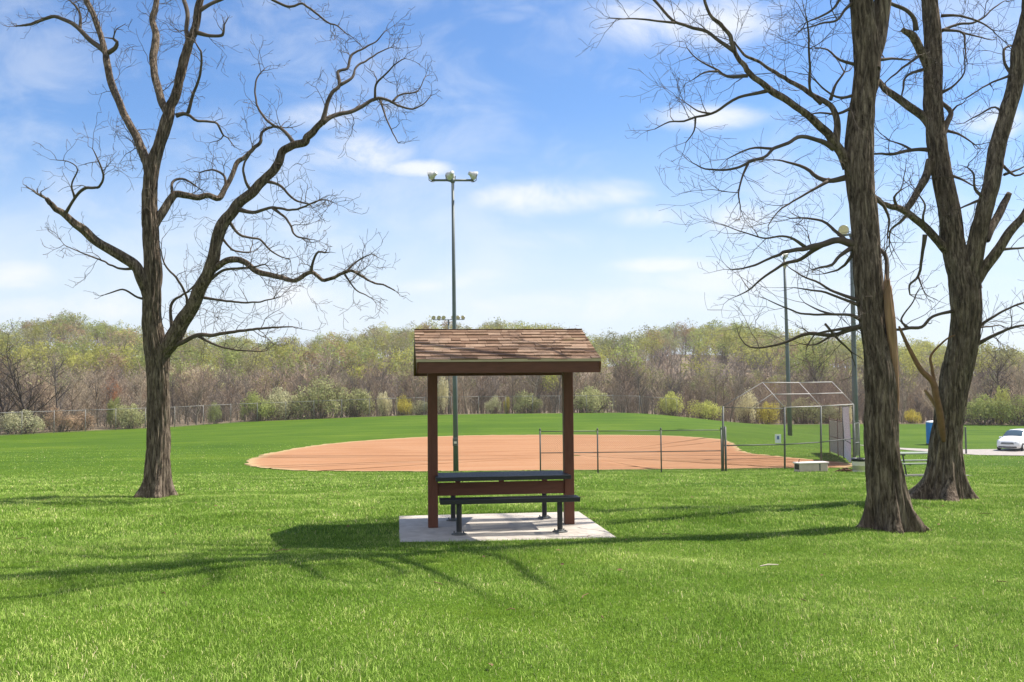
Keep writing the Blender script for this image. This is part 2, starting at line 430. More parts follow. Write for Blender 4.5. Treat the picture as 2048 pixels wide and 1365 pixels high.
shelter = thing('picnic_shelter', 'small brown two-post picnic shelter with a shingled gable roof over a black table', 'shelter', SC, YAW)
for sx_ in (-.94, .94):
    MB().box((sx_, 0, 1.13), (.135, .135, 2.26), None, .008).build('post', m_wood, shelter)
XL, XR = -1.155, 1.12; EY = 1.27; ZE, ZR = 2.235, 2.675
sl_ = math.atan2(ZR-ZE, EY)
MB().box((0, 0, .51), (1.745, .045, .175), None, .005).build('crossbeam', m_beam, shelter)
rf = MB()
for s in (-1, 1):     # deck slabs
    a = Vector(((XL+XR)/2, s*EY/2, (ZE+ZR)/2-.016)); M = Matrix.Rotation(-s*sl_, 3, 'X')
    rf.box(a, (XR-XL, EY/math.cos(sl_)-.01, .02), M)
roof = rf.build('roof', m_soffit, shelter)
for s in (-1, 1): MB().box(((XL+XR)/2, s*(EY-.012), ZE-.09), (XR-XL+.02, .028, .145), None, .003).build('fascia', m_beam, shelter)
for x in (XL-.012, XR+.012):
    for s in (-1, 1):
        MB().bar((x, s*(EY+.006), ZE-.098), (x, 0, ZR-.092), .024, .135).build('rake_board', m_beam, shelter)
MB().box(((XL+XR)/2, 0, ZR-.17), (XR-XL-.06, .09, .16), None, .004).build('ridge_beam', m_beam, shelter)
rt = MB()
for x in np.linspace(XL+.25, XR-.25, 4):
    for s in (-1, 1): rt.bar((x, s*(EY-.05), ZE-.072), (x, s*.05, ZR-.08), .04, .085)
rt.build('rafters', m_soffit, shelter)
dr = MB()
for s in (-1, 1): dr.box(((XL+XR)/2, s*(EY+.007), ZE-.004), (XR-XL+.05, .02, .034))
for x in (XL-.018, XR+.018):
    for s in (-1, 1): dr.bar((x, s*(EY+.01), ZE-.012), (x, 0, ZR-.004), .016, .03)
dr.build('drip_edge', m_drip, roof)
shg = MB(); NC = 10; LS = EY/math.cos(sl_)+.02
for s in (-1, 1):
    M = Matrix.Rotation(-s*sl_, 3, 'X')
    if s == 1: M = Matrix.Rotation(math.pi, 3, 'Z') @ Matrix.Rotation(sl_, 3, 'X')
    for c in range(NC):
        x = XL-.03 - random.random()*.15
        while x < XR+.03:
            wdt = random.choice([.12, .17, .22, .26, .31]); x2 = min(x+wdt, XR+.03); x1 = max(x, XL-.03)
            if x2-x1 > .02:
                e = LS/NC; d0 = -LS/2 + c*e + random.uniform(-.006, .004); thick = random.choice([.007, .012, .017, .02])
                lip = [(x1, d0, .002), (x2-.003, d0, .002), (x2-.003, d0+e*1.25, .001), (x1, d0+e*1.25, .001),
                       (x1, d0, .004+thick), (x2-.003, d0, .004+thick), (x2-.003, d0+e*1.25, .004), (x1, d0+e*1.25, .004)]
                cx_ = (XL+XR)/2
                pts = []
                for q in lip:
                    p = Vector((q[0]-cx_, q[1], q[2]+.004+.0007*c)); p = M @ p
                    pts.append(p+Vector((cx_, s*EY/2, (ZE+ZR)/2)))
                shg.add(pts, [(0,3,2,1),(4,5,6,7),(0,1,5,4),(1,2,6,5),(2,3,7,6),(3,0,4,7)], random.random())
            x += wdt
for s in (-1, 1):   # ridge caps
    x = XL-.03
    while x < XR+.02:
        x2 = min(x+.2, XR+.03); M = Matrix.Rotation(-s*sl_*.9, 3, 'X')
        shg.box((((x+x2)/2), s*.06, ZR+.012-.06*math.tan(sl_)*.8), (x2-x-.004, .125, .012), M, 0, random.random()); x += .2
shg.build('shingles', m_shing, roof, attr=True)

def grid_panel(L, W, z, pitch=.024, bw=.011, th=.006):
    m = MB(); nx_ = int(L/pitch); ny_ = int(W/pitch)
    for i in range(nx_+1): m.box((-L/2+i*L/nx_, 0, z), (bw, W, th))
    for j in range(ny_+1): m.box((0, -W/2+j*W/ny_, z+.0015), (L, bw, th))
    return m
def rim(L, W, z, h, t=.02):
    m = MB()
    for s in (-1, 1):
        m.box((0, s*(W/2), z-h/2+.006), (L+t, t, h), None, .006); m.box((s*L/2, 0, z-h/2+.006), (t-.002, W-t, h-.004), None, .005)
    return m
TL, TW, TZ = 1.80, .72, .70
table = thing('picnic_table', 'black perforated metal table top bolted on the shelter crossbeam', 'table', sh(.0, -.02, 0), YAW)
grid_panel(TL, TW, TZ).build('perforated_top', m_black, table)
rim(TL, TW, TZ, .055).build('rim', m_black, table)
br = None
for x in (-.6, 0, .6):
    b_ = MB().box((x, .02, .6245), (.07, .05, .052), None, .004).box((x, .02, .6565), (.05, TW-.06, .014), None, .003)
    b_.build('bracket', m_wood, table)
def make_bench(label, y, x0):
    o = thing('bench', label, 'bench', sh(x0, y, 0), YAW, 'benches bolted beside the picnic table')
    L = 1.80
    grid_panel(L, .25, .455).build('perforated_seat', m_black, o); rim(L, .25, .455, .06).build('rim', m_black, o)
    for x in (-.66, .66):
        g_ = MB().tube([(x, 0, .0), (x, 0, .43)], .036, 16); g_.box((x, 0, .425), (.08, .22, .016))
        lg = g_.build('leg', m_black, o)
        f_ = MB().lathe([(.10, 0), (.10, .012), (.085, .016), (.04, .018), (.036, .04)], Matrix.Translation((x, 0, 0)), 24)
        for k in range(4):
            a_ = math.pi/4+k*math.pi/2; f_.tube([(x+.085*math.cos(a_), .085*math.sin(a_), 0.01), (x+.085*math.cos(a_), .085*math.sin(a_), .035)], .009, 8)
        f_.build('foot_plate', m_dull, lg)
    return o
make_bench('black perforated metal bench on the near side of the table', -.72, .03)
make_bench('black perforated metal bench on the far side, mostly hidden behind the crossbeam', .62, .03)

# ------------------------------------------------------------------ sports light poles
def floodlight(root, p, aim, size=.5, part='floodlight'):
    aim = Vector(aim).normalized(); q = Vector((0,0,1)).rotation_difference(aim).to_matrix().to_4x4()
    M = Matrix.Translation(p) @ q; s = size
    m = MB().lathe([(.10*s,-.62*s),(.2*s,-.60*s),(.22*s,-.34*s),(.27*s,-.3*s),(.40*s,-.12*s),(.5*s,.10*s),(.52*s,.12*s),(.5*s,.13*s),(.47*s,.09*s),(.2*s,-.15*s)], M, 20)
    h = m.build(part, m_lamp, root, True, True)
    MB().lathe([(.001, .075*s), (.46*s, .088*s)], M, 20).build('lens', m_lampin, h, False, True)
    y_ = MB()
    sd_ = aim.cross(Vector((0,0,1))).normalized()
    for k in (-1, 1): y_.tube([Vector(p)+sd_*k*.5*s, Vector(p)+sd_*k*.45*s-Vector((0,0,.55*s)), Vector(p)-Vector((0,0,.62*s))], .025*s+.008, 6)
    y_.build('bracket', m_dull, h, False, True)
def light_pole(label, bx, by, topz, r0, r1, lean=(0,0), arm=None, arm_dir=(1,0,0), lamps=(), size=.5, box=None):
    z0 = gz(bx, by); o = thing('sports_light_pole', label, 'light pole', (bx, by, z0), 0, 'sports light poles round the ball field')
    b = Vector((bx, by, z0)); tpt = Vector((bx+lean[0], by+lean[1], topz))
    MB().tube([b-Vector((0,0,.3)), b.lerp(tpt, .33), b.lerp(tpt, .66), tpt], [r0, r0*.67+r1*.33, r0*.33+r1*.67, r1], 16).build('pole', m_pole, o, True, True)
    ad = Vector(arm_dir).normalized()
    if arm:
        MB().tube([tpt-ad*arm/2, tpt+ad*arm/2], .055, 10).tube([tpt-Vector((0,0,.12)), tpt+Vector((0,0,.08))], r1+.03, 12).build('crossarm', m_pole, o, True, True)
    for (t_, dz, aim) in lamps: floodlight(o, tpt+ad*t_+Vector((0,0,dz)), aim, size)
    if box:
        p = at(*box, by); p2 = b.lerp(tpt, (p.z-z0)/(topz-z0)); p2.y -= r0+.06
        bx_ = MB().box(p2, (.24, .12, .36), None, .012).build('meter_box', m_dull, o, False, True)
        MB().box(p2+Vector((0, -.065, -.02)), (.12, .012, .10), None, .004).build('meter_window', m_white, bx_, False, True)
    return o
def base_xy(px, Y): return ((px-CX)/F*Y, Y)
tp = at(905.5, 361, 43.6); 
xb = at(912, 945, 43.6).x
light_pole('tall dark green light pole with three floodlights rising behind the shelter', xb, 43.6, tp.z, .125, .065, (tp.x-xb, 0), 1.95, (1, .05, 0),
           [(-.98, .22, (-.85, .45, -.30)), (-.1, .22, (-.35, .9, -.32)), (.98, .22, (.80, .50, -.35))], .47, (911, 884))
tp = at(898, 640, 142); xb = at(898, 832, 142).x
light_pole('far light pole with six small floodlights in a row, behind the outfield fence', xb, 142, tp.z, .17, .11, (0, 0), 4.6, (1, 0, 0),
           [(k, .35, (-.25*math.copysign(1, k)-.1*k, -.8, -.35)) for k in (-2.25, -1.45, -.75, .75, 1.45, 2.2)], .62)
tp = at(1568.5, 516, 90); xb = at(1580, 862, 90).x
light_pole('light pole with two stacked floodlights rising behind the backstop hood', xb, 90, tp.z, .22, .12, (tp.x-xb, 0), 2.0, (.25, 1, 0),
           [(-.7, .15, (-.9, .2, -.3)), (.7, .15, (-.9, .4, -.3)), (-.4, -.75, (-.9, -.1, -.3))], .62)
tp = at(1703, 470, 53); xb = at(1712, 905, 53).x
light_pole('light pole partly hidden by the split trunk, with a tan floodlight facing the camera', xb, 53, tp.z, .17, .10, (tp.x-xb, 0), 1.5, (1, -.2, 0),
           [(-.42, .28, (-.2, -.95, -.1)), (.6, .25, (.3, .9, -.3))], .56)

# ------------------------------------------------------------------ chain link
def chain(m, P0, U, W, L, h, sp, r):     # wires in the plane P0 + s*U + t*W, 0<=s<=L, 0<=t<=h
    P0 = Vector(P0); U = Vector(U); W = Vector(W); N = U.cross(W).normalized()
    k = -h
    while k < L:
        for d in (1, -1):
            s0, t0, s1, t1 = (k, 0, k+h, h) if d == 1 else (k, h, k+h, 0)
            if s0 < 0: t0 += d*(-s0); s0 = 0
            if s1 > L: t1 -= d*(s1-L); s1 = L
            if s1-s0 < .01: continue
            a = P0+U*s0+W*t0; b = P0+U*s1+W*t1; e = (b-a).normalized().cross(N)
            m.add([a+e*r, a-e*r*.5+N*r*.86, a-e*r*.5-N*r*.86, b+e*r, b-e*r*.5+N*r*.86, b-e*r*.5-N*r*.86], [(0,1,4,3),(1,2,5,4),(2,0,3,5)])
        k += sp
def chain_quad(m, A, B_, C_, D_, sp, r):  # bilinear quad A->B bottom, D->C top
    A, B_, C_, D_ = map(Vector, (A, B_, C_, D_)); L = (B_-A).length; h = (D_-A).length; n = max(1, int((L+h)/sp))
    N = (B_-A).cross(D_-A).normalized()
    def pt(s, t): return (A*(1-s)+B_*s)*(1-t)+(D_*(1-s)+C_*s)*t
    for i in range(n):
        k = -h+(L+h)*i/n
        for d in (1, -1):
            s0, t0, s1, t1 = (k, 0, k+h, h) if d == 1 else (k, h, k+h, 0)
            if s0 < 0: t0 += d*(-s0); s0 = 0
            if s1 > L: t1 -= d*(s1-L); s1 = L
            if s1-s0 < .01: continue
            a = pt(s0/L, t0/h); b = pt(s1/L, t1/h); e = (b-a).normalized().cross(N)
            m.add([a+e*r, a-e*r*.5+N*r*.86, a-e*r*.5-N*r*.86, b+e*r, b-e*r*.5+N*r*.86, b-e*r*.5-N*r*.86], [(0,1,4,3),(1,2,5,4),(2,0,3,5)])

def fence(label, pts, h, pr, rr, sp, wr, mat, mid=False, group=None, bottom=False, skip_mesh=False):
    P = [Vector((x, y, gz(x, y))) for x, y in pts]; o = thing('chain_link_fence', label, 'fence', P[0], 0, group)
    up = Vector((0,0,1)); m = MB(); rl = MB(); ml = MB()
    for i, p in enumerate(P):
        MB().tube([p-up*.2, p+up*(h+.04)], pr, 10).lathe([(pr*1.25, 0), (pr*1.25, .04), (pr*.6, .09), (.001, .10)], Matrix.Translation(p+up*(h+.04)), 10).build('post', mat, o, True, True)
    for a, b in zip(P[:-1], P[1:]):
        rl.tube([a+up*h, b+up*h], rr, 8)
        if mid: ml.tube([a+up*h*.5, b+up*h*.5], rr, 8)
        chain_quad(m, a+up*.05, b+up*.05, b+up*(h-.02), a+up*(h-.02), sp, wr)
    rl.build('top_rail', mat, o, True, True)
    if mid: ml.build('middle_rail', mat, o, True, True)
    m.build('chain_link', m_fence, o, False, True); return o
# outfield fence
pp = []
s_ = -240
while s_ < 1352:
    pp.append(fence_xy(s_)); s_ += 3.0*F/pp[-1][1] * (1.15 if s_ < 500 else 1.25)
pp.append(fence_xy(1352))
fence('long grey chain-link outfield fence along the edge of the wood', pp, 2.45, .036, .026, .13, .003, m_fence)
# low fence along the infield
lf = [base_xy(1079, 40.0), base_xy(1195, 40.4), base_xy(1322, 41.0), base_xy(1443, 41.6)]
lf = [(at(px, 950, Y).x, Y) for px, Y in ((1081, 40.0), (1196, 40.4), (1323, 41.0), (1444, 41.6))]
fence('low chain-link fence with a middle rail in front of the infield dirt', lf, 1.80, .031, .018, .09, .0022, m_dull, True)

# ------------------------------------------------------------------ backstop
def gpt(px, Y): x = at(px, 940, Y).x; return Vector((x, Y, gz(x, Y)))
bs = [gpt(1446, 41.8), gpt(1569.5, 43.2), gpt(1642.5, 44.6), gpt(1707, 45.8)]
TOP = [at(1446, 813, 41.8), at(1569, 815.5, 43.2), at(1641.5, 813, 44.6), at(1706.5, 809, 45.8)]
back = thing('backstop', 'tall grey chain-link backstop with a slanted hood beside the infield', 'backstop', bs[1])
for b, t_ in zip(bs, TOP):
    MB().tube([b-Vector((0,0,.3)), t_], .042, 12).build('post', m_dull, back, True, True)
MB().tube([bs[0]+Vector((.13, 0, -.3)), bs[0]+Vector((.13, 0, 1.95))], .045, 12).build('post', m_dull, back, True, True)
apL = at(1524.6, 765.5, 44.0); apM = at(1598, 766, 45.4); apR = at(1664, 764.5, 46.6)
hd = MB()
for a, b in ((TOP[1], apL), (TOP[2], apM), (TOP[3], apR), (apL, apM), (apM, apR), (TOP[1].lerp(apL, .52), TOP[2].lerp(apM, .52)), (TOP[2].lerp(apM, .52), TOP[3].lerp(apR, .5)),
             (TOP[1], TOP[2]), (TOP[2], TOP[3])):
    hd.tube([a, b], .024, 8)
hd.build('hood_frame', m_zinc, back, True, True); MB().tube([TOP[0], apL], .016, 8).build('rail', m_dull, back, True, True)
rl = MB()
rl.tube([TOP[0]-Vector((0,0,.05)), TOP[1]-Vector((0,0,.05))], .016, 8); rl.build('rail', m_dull, back, True, True); rl = MB().tube([TOP[0].lerp(TOP[1], .48), TOP[1].lerp(apL, .55)], .015, 8); rl.build('rail', m_dull, back, True, True); zr = [1.12, 1.12, 1.18, 1.3]
for i in range(3): MB().tube([bs[i]+Vector((0,0,zr[i])), bs[i+1]+Vector((0,0,zr[i+1]))], .026, 8).build('rail', m_dull, back, True, True)
cm = MB()
for i in range(3): chain_quad(cm, bs[i]+Vector((0,0,.05)), bs[i+1]+Vector((0,0,.05)), TOP[i+1], TOP[i], .085, .002)
chain_quad(cm, TOP[1], TOP[2], apM, apL, .07, .0038); chain_quad(cm, TOP[2], TOP[3], apR, apM, .07, .0038)
chain_quad(cm, TOP[0], TOP[1], TOP[1].lerp(apL, .98), TOP[0].lerp(apL, .98), .10, .002)
cm.build('chain_link', m_rusty, back, False, True)
sg = at(1556, 878, 42.9)
tag(MB().box(sg, (.27, .02, .40), None, .006).build('notice_sign', m_signw), 'small white and blue notice hung on the backstop wire', 'sign')
ns = bpy.data.objects['notice_sign']
ns_m = MB().box(sg+Vector((0, -.013, .05)), (.10, .006, .16))
ns_m.build('sign_marks', m_signb, ns)
# right-hand return panel with windscreen, and the lower fenced bench area
ra = gpt(1707, 45.8); rb = gpt(1689, 50.5)
rp = thing('windscreen_panel', 'tall panel of pale windscreen fabric at the right end of the backstop', 'fence panel', rb)
MB().tube([rb-Vector((0,0,.2)), Vector((rb.x, rb.y, at(1689, 813, 50.5).z))], .05, 10).build('post', m_dull, rp, True, True)
tA, tB = Vector((ra.x-.08, ra.y+.1, at(1706, 812, 45.8).z)), Vector((rb.x, rb.y, at(1689, 814, 50.5).z))
f_ = MB(); nseg = 12
Aq = Vector((ra.x-.08, ra.y+.1, ra.z+.1)); Bq = rb+Vector((0,0,.1))
FV = []
for i in range(nseg+1):
    s = i/nseg
    for j in range(9):
        t_ = j/8; p = (Aq.lerp(Bq, s)).lerp(tA.lerp(tB, s), t_); p = p+Vector((.03*math.sin(s*19+t_*5), 0, 0)); FV.append(p)
f_.add(FV, [(i*9+j, (i+1)*9+j, (i+1)*9+j+1, i*9+j+1) for i in range(nseg) for j in range(8)])
f_.add([p+Vector((.012, 0, 0)) for p in FV], [(i*9+j, i*9+j+1, (i+1)*9+j+1, (i+1)*9+j) for i in range(nseg) for j in range(8)])
f_.build('windscreen', m_fabric, rp, True, True)
MB().tube([tA, tB], .03, 8).build('rail', m_dull, rp, True, True); MB().tube([Aq.lerp(tA, .35), Bq.lerp(tB, .35)], .026, 8).build('rail', m_dull, rp, True, True)
df = [gpt(1689, 50.5), gpt(1677.5, 52.5), gpt(1661, 55.5)]
o = fence('low fenced enclosure with tan windscreen behind the right end of the backstop', [(p.x, p.y) for p in df], 1.95, .035, .024, .09, .002, m_rusty, True)
fm = MB()
for a, b in zip(df[:-1], df[1:]):
    for e_ in (0, .012):
        fm.add([a+Vector((e_,0,.1)), b+Vector((e_,0,.1)), b+Vector((e_,0,1.85)), a+Vector((e_,0,1.85))], [(0,1,2,3)])
fm.build('windscreen', m_tan, o, False, True)
ef = [gpt(1711, 47.5), gpt(1720, 48.2)]
fence('short stub of grey fence between the light pole and the split trunk', [(p.x, p.y) for p in ef], 1.95, .035, .024, .09, .002, m_dull, True)

# ------------------------------------------------------------------ field furniture
def loc_px(px, py, Y): p = at(px, py, Y); return Vector((p.x, Y, gz(p.x, Y)))
# storage box
b0 = loc_px(1622, 938, 40.5)
bx_ = thing('storage_box', 'long pale grey storage box lying in the grass under the backstop', 'storage box', b0, R(14))
MB().box((0, 0, .17), (1.34, .46, .36), None, .03).build('body', m_bin, bx_)
MB().box((0, 0, .375), (1.42, .52, .06), None, .02).build('lid', m_white, bx_)
MB().box((-.673, -.01, .22), (.012, .34, .22), None, .004).build('end_opening', m_black, bx_)
MB().box((.28, -.235, .2), (.05, .02, .3), None, .004).build('strap', m_dull, bx_)
MB().tube([(-.62, -.1, .40), (-.62, -.1, .50), (-.58, -.1, .54)], .02, 8).build('handle', m_rusty, bx_)
# trash can
t0 = loc_px(1719, 936, 39.0)
tcn = thing('trash_can', 'white trash can with a black bag folded over its rim', 'trash can', t0)
MB().lathe([(.26, -.03), (.27, .0), (.285, .3), (.30, .52), (.305, .53), (.29, .53), (.28, .1), (.001, .08)], None, 28).build('drum', m_white, tcn, True)
MB().lathe([(.305, .46), (.318, .5), (.322, .56), (.30, .585), (.27, .57), (.25, .45), (.001, .3)], None, 28).build('bag', m_bag, tcn, True)
# leaf heap
lh = MB(); c0 = loc_px(1692, 934, 39.6)
for k in range(420):
    a = random.random()*6.28; r = abs(random.gauss(0, .26)); p = c0+Vector((r*1.5*math.cos(a), r*.6*math.sin(a), max(0, .16-.5*r*r-.2*r)*random.random()+.02))
    q = Matrix.Rotation(random.random()*6, 3, 'Z') @ Matrix.Rotation(random.uniform(-1, 1), 3, 'X'); s = random.uniform(.03, .07)
    lh.add([p+q @ Vector(v_) for v_ in ((-s,0,0),(0,-s*.5,.01),(s,0,0),(0,s*.5,.01))], [(0,1,2,3)])
tag(lh.build('leaf_pile', m_dead), 'heap of dead brown leaves next to the white trash can', 'leaf pile', kind='stuff')
# picnic table beyond the trees
p0 = loc_px(1838, 930, 33.0)
MBp = MB()
pv = []
for (x_, y_) in ((-1.5,-.9),(1.4,-.9),(1.4,1.1),(-1.5,1.1)): pv.append((p0.x+x_, p0.y+y_, gz(p0.x+x_, p0.y+y_)+.04))
MBp.add(pv+[(a_,b_,c_-.2) for a_,b_,c_ in pv], [(0,1,2,3),(0,4,5,1),(1,5,6,2),(2,6,7,3),(3,7,4,0)])
tag(MBp.build('concrete_slab', m_conc), None, None, kind='structure')
pt_ = thing('picnic_table', 'green grey picnic table seen between the two right-hand trunks', 'table', p0+Vector((0,0,.04)), R(3))
m_grn = simple('green_grey_planks', (.23, .27, .21), .6, 0, .15, 5)
tm = MB()
for k in range(5): tm.box((0, -.3+.15*k, .74), (1.83, .135, .04), None, .006)
tm.build('table_top', m_grn, pt_)
for s in (-1, 1):
    tm = MB()
    for k in range(2): tm.box((0, s*.68-.07+.145*k, .43), (1.83, .135, .04), None, .006)
    tm.build('seat', m_grn, pt_)
for x in (-.65, .65):
    tm = MB().tube([(x, -.42, 0), (x, -.18, .7)], .025, 8).tube([(x, .42, 0), (x, .18, .7)], .025, 8).tube([(x, -.75, .40), (x, .75, .40)], .025, 8).tube([(x, -.33, .70), (x, .33, .70)], .025, 8)
    tm.build('leg_frame', m_black, pt_)
# portable toilet
q0 = loc_px(1869, 886, 92)
pt2 = thing('portable_toilet', 'blue portable toilet standing on the grass behind the right-hand trunk', 'portable toilet', q0, R(-6))
tm = MB().box((0,0,1.08), (1.12, 1.12, 2.1), None, .03)
for s in (-1,1):
    for k in range(5): tm.box((s*.565, -.42+.21*k, 1.1), (.03, .05, 1.9), None, .008)
    for k in (-1, 1): tm.box((k*.53, s*.53, 1.08), (.1, .1, 2.08), None, .02)
tm.build('body', m_blue, pt2)
MB().box((0,0,.05), (1.2,1.2,.1), None, .02).build('skid', m_black, pt2)
MB().lathe([(.84, 2.12), (.82, 2.18), (.6, 2.28), (.001, 2.34)], Matrix.Rotation(R(45), 4, 'Z'), 4).build('roof', m_bluew, pt2)
d_ = MB().box((.02,-.575,1.05), (.76,.025,1.85), None, .01).build('door', m_blue, pt2); MB().box((.3,-.595,1.05), (.05,.03,.12), None, .006).build('handle', m_black, d_)
MB().box((-.12,-.592,.48), (.42,.012,.5), None, .004).build('notice', m_red, pt2)
MB().tube([(.38,.38,2.1),(.38,.38,2.6)], .06, 12).build('vent_pipe', m_black, pt2)
# thin dark post
q1 = loc_px(1932, 897, 79)
tag(MB().tube([q1-Vector((0,0,.2)), q1+Vector((0,0,2.2))], .07, 10).lathe([(.08,0),(.08,.03),(.001,.06)], Matrix.Translation(q1+Vector((0,0,2.2))), 10).build('marker_post', m_dull), 'thin dark post standing at the end of the pale gravel strip', 'post')

# minivan
def minivan():
    c = loc_px(2046, 902, 82.5)
    car = thing('parked_car', 'white minivan parked on the gravel at the right edge, front towards us', 'car', c+Vector((.25, 1.5, .05)), R(-90-44))
    # local: x forward, y left, z up ; stations from front to back
    ST = [ # x, half width, z bottom, z shoulder, z top, half width at top
        (2.52,.55,.30,.52,.60,.50),(2.46,.78,.24,.60,.74,.70),(2.34,.90,.22,.68,.86,.80),(2.05,.96,.20,.78,.97,.86),(1.6,.985,.20,.86,1.06,.88),(1.2,.995,.20,.92,1.13,.86),
        (.95,1.0,.20,.97,1.24,.82),(.45,1.0,.20,1.0,1.56,.72),(.15,1.0,.20,1.01,1.68,.71),(-.5,1.0,.20,1.02,1.74,.72),(-1.5,1.0,.20,1.03,1.74,.72),(-2.1,.99,.22,1.03,1.70,.71),(-2.4,.97,.28,1.03,1.45,.72),(-2.55,.92,.34,1.0,1.08,.80),(-2.6,.85,.42,.9,.95,.78)]
    def sec(s):
        x, wd, zb, zs, zt, wt = s
        half = [(0,zb),(wd*.8,zb),(wd*.96,zb+.08),(wd,zb+(zs-zb)*.5),(wd*.985,zs),(wt+(wd-wt)*.12,zs+(zt-zs)*.75 if zt-zs>.3 else zs+(zt-zs)*.6),(wt*.82,zt-.02),(wt*.4,zt+.015),(0,zt+.025)]
        full = [(x, y, z) for y, z in half]+[(x, -y, z) for y, z in half[-2:0:-1]]
        return full
    m = MB(); n = 16; V = []
    for s in ST: V += sec(s)
    Fs = [(i*n+k, (i+1)*n+k, (i+1)*n+(k+1) % n, i*n+(k+1) % n) for i in range(len(ST)-1) for k in range(n)]
    Fs += [tuple(range(n)), tuple((len(ST)-1)*n+k for k in range(n-1, -1, -1))]
    m.add(V, Fs); m.build('body', m_carw, car, True)
    S = lambda i: sec(ST[i])
    def off(p, n_, d=.012): return Vector(p)+Vector(n_).normalized()*d
    # windshield: between stations 6..8 across top points
    g = MB(); rows = []
    for (i, f0) in ((6, .15), (7, .0), (8, -.0)):
        s = ST[i]; zt = s[4]; wt = s[5]
        rows.append([Vector((s[0]+.025, y, z+.022)) for y, z in ((wt*.93, zt-.05), (wt*.5, zt+.008), (0, zt+.02), (-wt*.5, zt+.008), (-wt*.93, zt-.05))])
    g.add([p for r_ in rows for p in r_], [(i*5+k, (i+1)*5+k, (i+1)*5+k+1, i*5+k+1) for i in range(2) for k in range(4)])
    g.build('windshield', m_glass, car, True)
    for sy in (1, -1):
        for (xa, xb_, xc, xd) in ((.78, -.10, .12, -.10), (-.2, -1.15, -.2, -1.15), (-1.25, -2.15, -1.25, -2.05)):
            gm = MB(); gm.add([(xa, sy*.992, 1.04), (xb_, sy*.997, 1.05), (xd, sy*.80, 1.60), (xc, sy*.80, 1.60 if xa < .5 else 1.55)], [(0,1,2,3)])
            gm.build('side_window', m_glass, car)
        MB().box((.72, sy*1.08, 1.06), (.14, .22, .16), None, .04).build('mirror', m_carw, car)
        h = MB(); h.add([(2.33, sy*.86, .72), (2.49, sy*.62, .66), (2.47, sy*.60, .78), (2.10, sy*.90, .93), (2.15, sy*.95, .82)], [(0,1,2,3,4)] )
        h.build('headlight', m_lamp, car)
        for x in (1.62, -1.42):
            M = Matrix.Translation((x, sy*.93, .33)) @ Matrix.Rotation(R(90), 4, 'X')
            wh = MB().lathe([(.2,-.1),(.31,-.1),(.335,-.06),(.335,.06),(.31,.1),(.2,.1)], M, 24).build('wheel', m_rubber, car, True)
            MB().lathe([(.001,-.115),(.06,-.118),(.2,-.1),(.215,-.09),(.215,.09),(.2,.1),(.06,.118),(.001,.115)], M, 24).build('rim', m_lamp, wh, True)
    gr = MB()
    for k in range(3): gr.box((2.535-.02*k, 0, .60+.055*k), (.03, 1.05-.05*k, .03), None, .008)
    gr.build('grille', m_black, car)
    MB().box((2.50, 0, .34), (.12, 1.45, .10), None, .02).build('lower_intake', m_black, car)
    MB().box((2.565, 0, .46), (.012, .34, .14), None, .003).build('licence_plate', m_signw, car)
    MB().tube([(.86, .55, 1.24), (1.0, .0, 1.215)], .012, 6).build('wiper', m_black, car)
minivan()

# small things in the near grass
p = loc_px(1540, 1156, 9.4)
st = MB().tube([p+Vector((-.10, -.02, .045)), p+Vector((-.02, .0, .055)), p+Vector((.09, .02, .05))], [.006, .009, .005], 7)
tag(st.build('stick', m_stick), 'short bleached stick lying on the lawn near the camera', 'stick')

# ------------------------------------------------------------------ big bare trees
def bark_tube(m, pts, rads, seg, depth, kth, flare=0.0, ph=0.0, lobes=5):
    pts = [Vector(p) for p in pts]; n = len(pts); V = []; nx = None; s = 0
    z0 = pts[0].z
    for i in range(n):
        if i: s += (pts[i]-pts[i-1]).length
        t = (pts[min(i+1, n-1)]-pts[max(i-1, 0)]).normalized()
        nx = Vector((1, 0, 0)) if nx is None else nx
        nx = (nx-t*nx.dot(t)).normalized(); ny = t.cross(nx)
        r = rads[i]
        fl = flare*math.exp(-max(0, pts[i].z-z0-.12)/.30)
        for k in range(seg):
            a = 2*math.pi*k/seg; ca, sa = math.cos(a), math.sin(a)
            q = Vector((ca*kth+ph, sa*kth, s*1.25))
            n1 = mnoise.noise(q); n2 = mnoise.noise(Vector((ca*kth*2.1+7, sa*kth*2.1+ph, s*3.1)))
            rid = min(1, abs(n1)*2.6)*.8+.35*n2
            big = mnoise.noise(Vector((ca*1.3+ph, sa*1.3, s*.8)))
            rr = r*(1+.07*big) + depth*(rid-.55)
            if fl > .01:
                rr += r*fl*(.12+.95*max(0, math.sin(a*lobes+ph+1.6*mnoise.noise(Vector((ca*1.5, sa*1.5, ph)))))**1.4)
            V.append(pts[i]+(nx*ca+ny*sa)*rr)
    Fs = [(i*seg+k, i*seg+(k+1) % seg, (i+1)*seg+(k+1) % seg, (i+1)*seg+k) for i in range(n-1) for k in range(seg)]
    Fs.append(tuple((n-1)*seg+k for k in range(seg)))
    m.add(V, Fs)
def cr(P, step):
    """Catmull-Rom through rows of numbers, resampled about every `step` of 3-D length (first three columns)."""
    P = [np.array(p, float) for p in P]; o = []
    for i in range(len(P)-1):
        a = P[max(i-1, 0)]; b = P[i]; c = P[i+1]; d = P[min(i+2, len(P)-1)]
        if i == 0: a = 2*b-c
        if i+2 > len(P)-1: d = 2*c-b
        n = max(1, int(np.linalg.norm(c[:3]-b[:3])/step))
        for k in range(n):
            t = k/n; o.append(.5*((2*b)+(c-a)*t+(2*a-5*b+4*c-d)*t*t+(3*b-a-3*c+d)*t**3))
    o.append(P[-1]); return o

